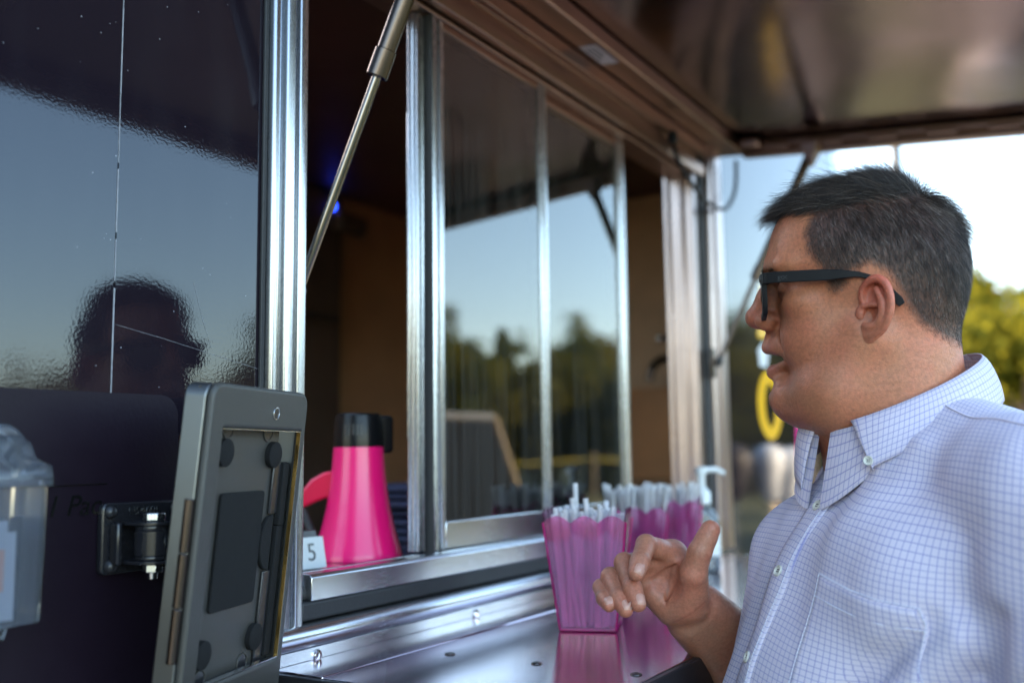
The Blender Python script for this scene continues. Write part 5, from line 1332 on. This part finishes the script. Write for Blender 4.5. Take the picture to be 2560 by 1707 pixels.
def tree_meshes(seed, H, W, nleaf, lsize, conifer=False, low=.18):
    rnd = np.random.RandomState(seed); rr = random.Random(seed)
    tr = MB(); th = H*(.9 if conifer else .62)
    path = [(math.sin(i*1.3+seed)*.02*H*i/6, math.cos(i*1.7+seed)*.02*H*i/6, th*i/6) for i in range(7)]
    tr.tube(path, [.028*H*(1-.78*i/6)+.01 for i in range(7)], 9)
    clumps = []
    if conifer:
        for i in range(46):
            z = low*H + (1-low)*H*(i/46)**.9; a = i*2.4; rad = W*.5*(1-(z/H))**.8 + .1
            clumps.append((math.cos(a)*rad*.62, math.sin(a)*rad*.62, z, rad*.42+.12))
    else:
        for i in range(38):
            u = rnd.uniform(-1, 1); a = rnd.uniform(0, 2*math.pi); q = rnd.uniform(.45, 1)
            z = H*(low + (1-low)*(.5+.5*u*q)); w = math.sqrt(max(0, 1-(u*q)**2))*(.78+.3*math.sin(a*3+seed))
            x, y = math.cos(a)*W*.5*w*q, math.sin(a)*W*.5*w*q
            clumps.append((x, y, z, rr.uniform(.09, .17)*W))
        for c in clumps[::3]:
            z0 = min(th*.95, max(.2*H, c[2]*.6)); b = Vector((0, 0, z0)); e = Vector(c[:3])
            tr.tube([b, b.lerp(e, .5)+Vector((0, 0, .04*H)), e], [.012*H, .008*H, .003*H], 6)
    cs = np.array(clumps); idx = rnd.randint(0, len(cs), nleaf)
    d = rnd.normal(size=(nleaf, 3)); d /= np.linalg.norm(d, axis=1)[:, None]
    P = cs[idx, :3] + d*(cs[idx, 3]*rnd.uniform(.25, 1.05, nleaf))[:, None]
    a = rnd.normal(size=(nleaf, 3)); a /= np.linalg.norm(a, axis=1)[:, None]
    b = np.cross(a, d); b /= np.linalg.norm(b, axis=1)[:, None]+1e-9
    s = (lsize*rnd.uniform(.6, 1.3, nleaf))[:, None]
    V = np.empty((nleaf, 4, 3)); V[:, 0] = P-a*s; V[:, 1] = P-b*s*.55+d*s*.12; V[:, 2] = P+a*s; V[:, 3] = P+b*s*.55+d*s*.12
    me = bpy.data.meshes.new('crown'); me.from_pydata(V.reshape(-1, 3).tolist(), [], np.arange(nleaf*4).reshape(-1, 4).tolist()); me.update()
    return tr.mesh('trunk'), me
KINDS = {
    'broad': tree_meshes(1, 8.0, 7.0, 4200, .20), 'round': tree_meshes(2, 7.0, 7.2, 4200, .19, False, .12),
    'tall': tree_meshes(3, 9.4, 5.4, 4200, .19), 'pine': tree_meshes(4, 9.0, 4.2, 3600, .20, True),
    'bush': tree_meshes(5, 4.4, 5.2, 7000, .095, False, .03), 'slim': tree_meshes(6, 5.8, 3.6, 5200, .10, False, .25)}
for k, (a, b) in KINDS.items(): a.materials.append(M['bark'])
CR = {}
def tree(kind, leaf, x, y, s, rz, label, group):
    tm, cm = KINDS[kind]
    if (kind, leaf) not in CR:
        c2 = cm.copy(); c2.materials.append(M[leaf]); CR[(kind, leaf)] = c2
    e = empty({'pine': 'pine_tree', 'bush': 'leafy_bush'}.get(kind, 'leafy_tree'), (x, y, 0)); e.rotation_euler.z = rz; e.scale = (s, s, s)
    tag(e, label, 'bush' if kind == 'bush' else 'tree', group)
    for nm, me in (('trunk', tm), ('crown', CR[(kind, leaf)])):
        o = bpy.data.objects.new(nm, me); COL.objects.link(o); o.parent = e
    return e
# far tree line across the grass, mirrored in the window and in the wrap
rr = random.Random(11); n = 0
ORD = ['first', 'second', 'third', 'fourth', 'fifth', 'sixth', 'seventh', 'eighth', 'ninth', 'tenth', 'eleventh', 'twelfth', 'thirteenth', 'fourteenth', 'fifteenth', 'sixteenth', 'seventeenth', 'eighteenth', 'nineteenth', 'twentieth', 'twenty-first', 'twenty-second', 'twenty-third', 'twenty-fourth', 'twenty-fifth', 'twenty-sixth', 'twenty-seventh', 'twenty-eighth', 'twenty-ninth', 'thirtieth', 'thirty-first', 'thirty-second', 'thirty-third', 'thirty-fourth', 'thirty-fifth', 'thirty-sixth']
KN = {'broad': 'broad', 'round': 'round-crowned', 'tall': 'tall', 'pine': 'dark pine'}
for i in range(36):
    az_ = R(-84 + 82*i/35 + rr.uniform(-.8, .8)); dist = [46, 58, 52][i % 3] + rr.uniform(-3, 3)
    kind = rr.choice(['broad', 'round', 'round', 'tall', 'broad', 'pine']); leaf = rr.choice(['leaf_dark', 'leaf_dark', 'leaf_dark', 'leaf_green', 'leaf_dark', 'leaf_gold'] if kind != 'pine' else ['leaf_dark'])  # mostly dark leaves, standing in for shade on the tree line
    s = rr.uniform(.94, 1.10)*(.70 if math.degrees(az_) < -44 else 1.0)*dist/52*(1.22 if kind == 'round' else 1.05 if kind == 'broad' else .95)
    tree(kind, leaf, math.cos(az_)*dist, -.75+math.sin(az_)*dist, s, rr.uniform(0, 6), '%s tree %s along the far tree line mirrored in the window' % (KN[kind], ORD[i]), 'far tree line mirrored in the glass')
for i in range(30):
    az_ = R(-82 + 80*i/29); dist = 41+rr.uniform(-2, 2)
    tree('bush', 'leaf_dark', math.cos(az_)*dist, -.75+math.sin(az_)*dist, rr.uniform(1.15, 1.45)*(.72 if math.degrees(az_) < -44 else 1), rr.uniform(0, 6), 'dark undergrowth bush %s below the mirrored tree line' % ORD[i], 'undergrowth below the far tree line')
# trees and bushes seen past the man on the right
tree('bush', 'leaf_green', 17.5, .4, 1.0, .3, 'sunlit yellow-green bush behind the man\'s shoulder', 'greenery beyond the truck')
tree('bush', 'leaf_green', 19.0, 2.6, 1.0, 2.1, 'green bush just behind the man\'s neck', 'greenery beyond the truck')
tree('bush', 'leaf_green', 16.5, -2.4, .95, 4.0, 'green bush at the very edge of the picture', 'greenery beyond the truck')
tree('slim', 'leaf_gold', 24.0, 2.1, 1.0, 1.0, 'slim golden tree rising above the bushes behind the man\'s head', 'greenery beyond the truck')
tree('slim', 'leaf_green', 25.0, .6, .95, 2.6, 'thin-crowned tree with gaps above the bushes at the picture edge', 'greenery beyond the truck')
tree('broad', 'leaf_dark', 40.0, 5.0, .8, 1.7, 'broad dark tree far beyond the truck end', 'greenery beyond the truck')
# ================================================================ pole beyond the truck
simple('pole_paint', (.012, .012, .013), .6)
p = MB(); p.lathe([(.06, .02), (.06, .06), (.034, .10), (.030, 3.6), (.028, 3.62)], 16, (6.35, .292, -.01))
pole = tag(obj('pole', p, 'pole_paint', smooth=30), 'thin dark pole rising behind the man\'s hair beyond the truck', 'pole')
# ================================================================ things mirrored in the glass: menu board, golf bags, barrier tape
simple('cart_white', (.26, .26, .25), .35); simple('cart_tan', (.13, .095, .05), .6); simple('cart_body', (.05, .07, .09), .25)
simple('bag_black', (.018, .018, .02), .6); simple('bag_white', (.50, .56, .64), .6); simple('bag_teal', (.25, .50, .48), .6); simple('tape_yellow', (.22, .18, .02), .5)
MBD = tag(empty('menu_board', (3.75, -1.6, 0)), 'tall dark menu board with pale frame mirrored in the window', 'menu board')
bA, bB, bC, bD = Vector((3.58, -1.84, 1.70)), Vector((3.75, -1.59, 1.69)), Vector((3.84, -1.46, 1.20)), Vector((3.46, -2.02, 1.20))
ins_ = lambda p, q: p.lerp(q, .5)
nb = (bB-bA).cross(bD-bA).normalized()*.012
m = MB(); m.add([bA, bB, bC, bD, bA+nb, bB+nb, bC+nb, bD+nb], [(0, 1, 2, 3), (7, 6, 5, 4), (0, 4, 5, 1), (1, 5, 6, 2), (2, 6, 7, 3), (3, 7, 4, 0)])
simple('board_slate', (.012, .016, .022), .5); obj('board_panel', m, 'board_slate', MBD)
obj('frame_top', MB().tube([bA, bB], .020, 8), 'cart_white', MBD)
obj('frame_leg', MB().tube([bB, bC, bC+(bC-bB)*2.2], .016, 8), 'cart_tan', MBD); obj('frame_leg', MB().tube([bA, bD, bD+(bD-bA)*2.2], .026, 8), 'cart_tan', MBD)
obj('frame_rail', MB().tube([bD, bC], .024, 8), 'cart_tan', MBD)
bk = Vector((.45, -.30, 0)); obj('back_leg', MB().tube([(bA+bB)/2, Vector((4.25, -1.95, .0))], .02, 8), 'cart_tan', MBD)
def golf_bag(x, y, body, head, label):
    e = empty('golf_bag', (x, y, 0)); tag(e, label, 'golf bag', 'golf bags mirrored in the wall')
    obj('bag_body', MB().lathe([(.10, .02), (.14, .03), (.14, .20), (.125, .6), (.13, .98), (.145, 1.0), (.145, 1.08), (.12, 1.09)], 24, (x, y, 0)), body, e, smooth=40)
    obj('pocket', MB().box(x-.07, x+.07, y-.20, y-.13, .20, .75), body, e, .03)
    obj('badge', MB().lathe([(.01, 0), (.05, 0), (.045, .01), (.01, .012)], 18, (x-.148, y+.03, .90), (-1, .2, 0)), 'bag_white', e, smooth=40)
    obj('strap_band', MB().lathe([(.1435, .84), (.150, .845), (.150, .955), (.1435, .96)], 24, (x, y, 0)), 'bag_black', e, smooth=40)
    obj('base_ring', MB().lathe([(.10, .0), (.15, .0), (.15, .035), (.10, .035)], 24, (x, y, 0)), 'bag_teal', e, smooth=40)
    rr = random.Random(int(x*100))
    for k in range(4):
        dx, dy = rr.uniform(-.07, .07), rr.uniform(-.07, .07); h = rr.uniform(1.36, 1.44)
        s = obj('club', MB().tube([(x+dx*.4, y+dy*.4, 1.0), (x+dx, y+dy, h)], .008, 8), 'chrome', e)
        obj('head_cover', MB().lathe([(.015, -.10), (.030, -.09), (.045, -.03), (.062, .03), (.058, .08), (.03, .11), (.005, .115)], 16, (x+dx*1.1, y+dy*1.1, h+.02), (dx*2, dy*2, 1)), head if k < 1 else body, s, smooth=60)
    return e
golf_bag(3.70, -.53, 'bag_black', 'bag_black', 'black golf bag with black head covers mirrored beside the window frame')
golf_bag(3.80, -.375, 'bag_white', 'bag_white', 'golf bag with white head covers mirrored below the yellow letter')
BP = tag(empty('capped_post', (3.86, -.255, 0)), 'black post with round silver cap mirrored beside the yellow letter', 'post')
obj('shaft', MB().lathe([(.05, .013), (.05, .03), (.020, .05), (.018, 1.60), (.010, 1.61)], 16, (3.86, -.255, 0)), 'bag_black', BP, smooth=40)
obj('cap', MB().lathe([(.012, 1.60), (.028, 1.615), (.033, 1.64), (.028, 1.665), (.004, 1.676)], 18, (3.86, -.255, 0)), 'chrome', BP, smooth=60)
tp = empty('barrier_tape', (9.6, -8.0, 0)); tag(tp, 'yellow barrier tape stretched between stakes, mirrored in the window', 'barrier tape')
A = Vector((10.6, -7.1, 1.44)); B = Vector((11.8, -5.1, 1.45)); C = Vector((13.0, -3.1, 1.46))
m = MB()
for a, b in ((A, B), (B, C)):
    for k in range(8):
        t0, t1 = k/8, (k+1)/8; s0, s1 = -.05*math.sin(math.pi*t0), -.05*math.sin(math.pi*t1)
        p0, p1 = a.lerp(b, t0)+Vector((0, 0, s0)), a.lerp(b, t1)+Vector((0, 0, s1)); h = Vector((0, 0, .035))
        m.add([p0, p1, p1+h, p0+h], [(0, 1, 2, 3)])
obj('tape_strip', m, 'tape_yellow', tp)
for q in (A, B, C): obj('stake', MB().tube([(q.x, q.y+.02, 0), (q.x, q.y+.02, 1.56)], .018, 8), 'cart_tan', tp)
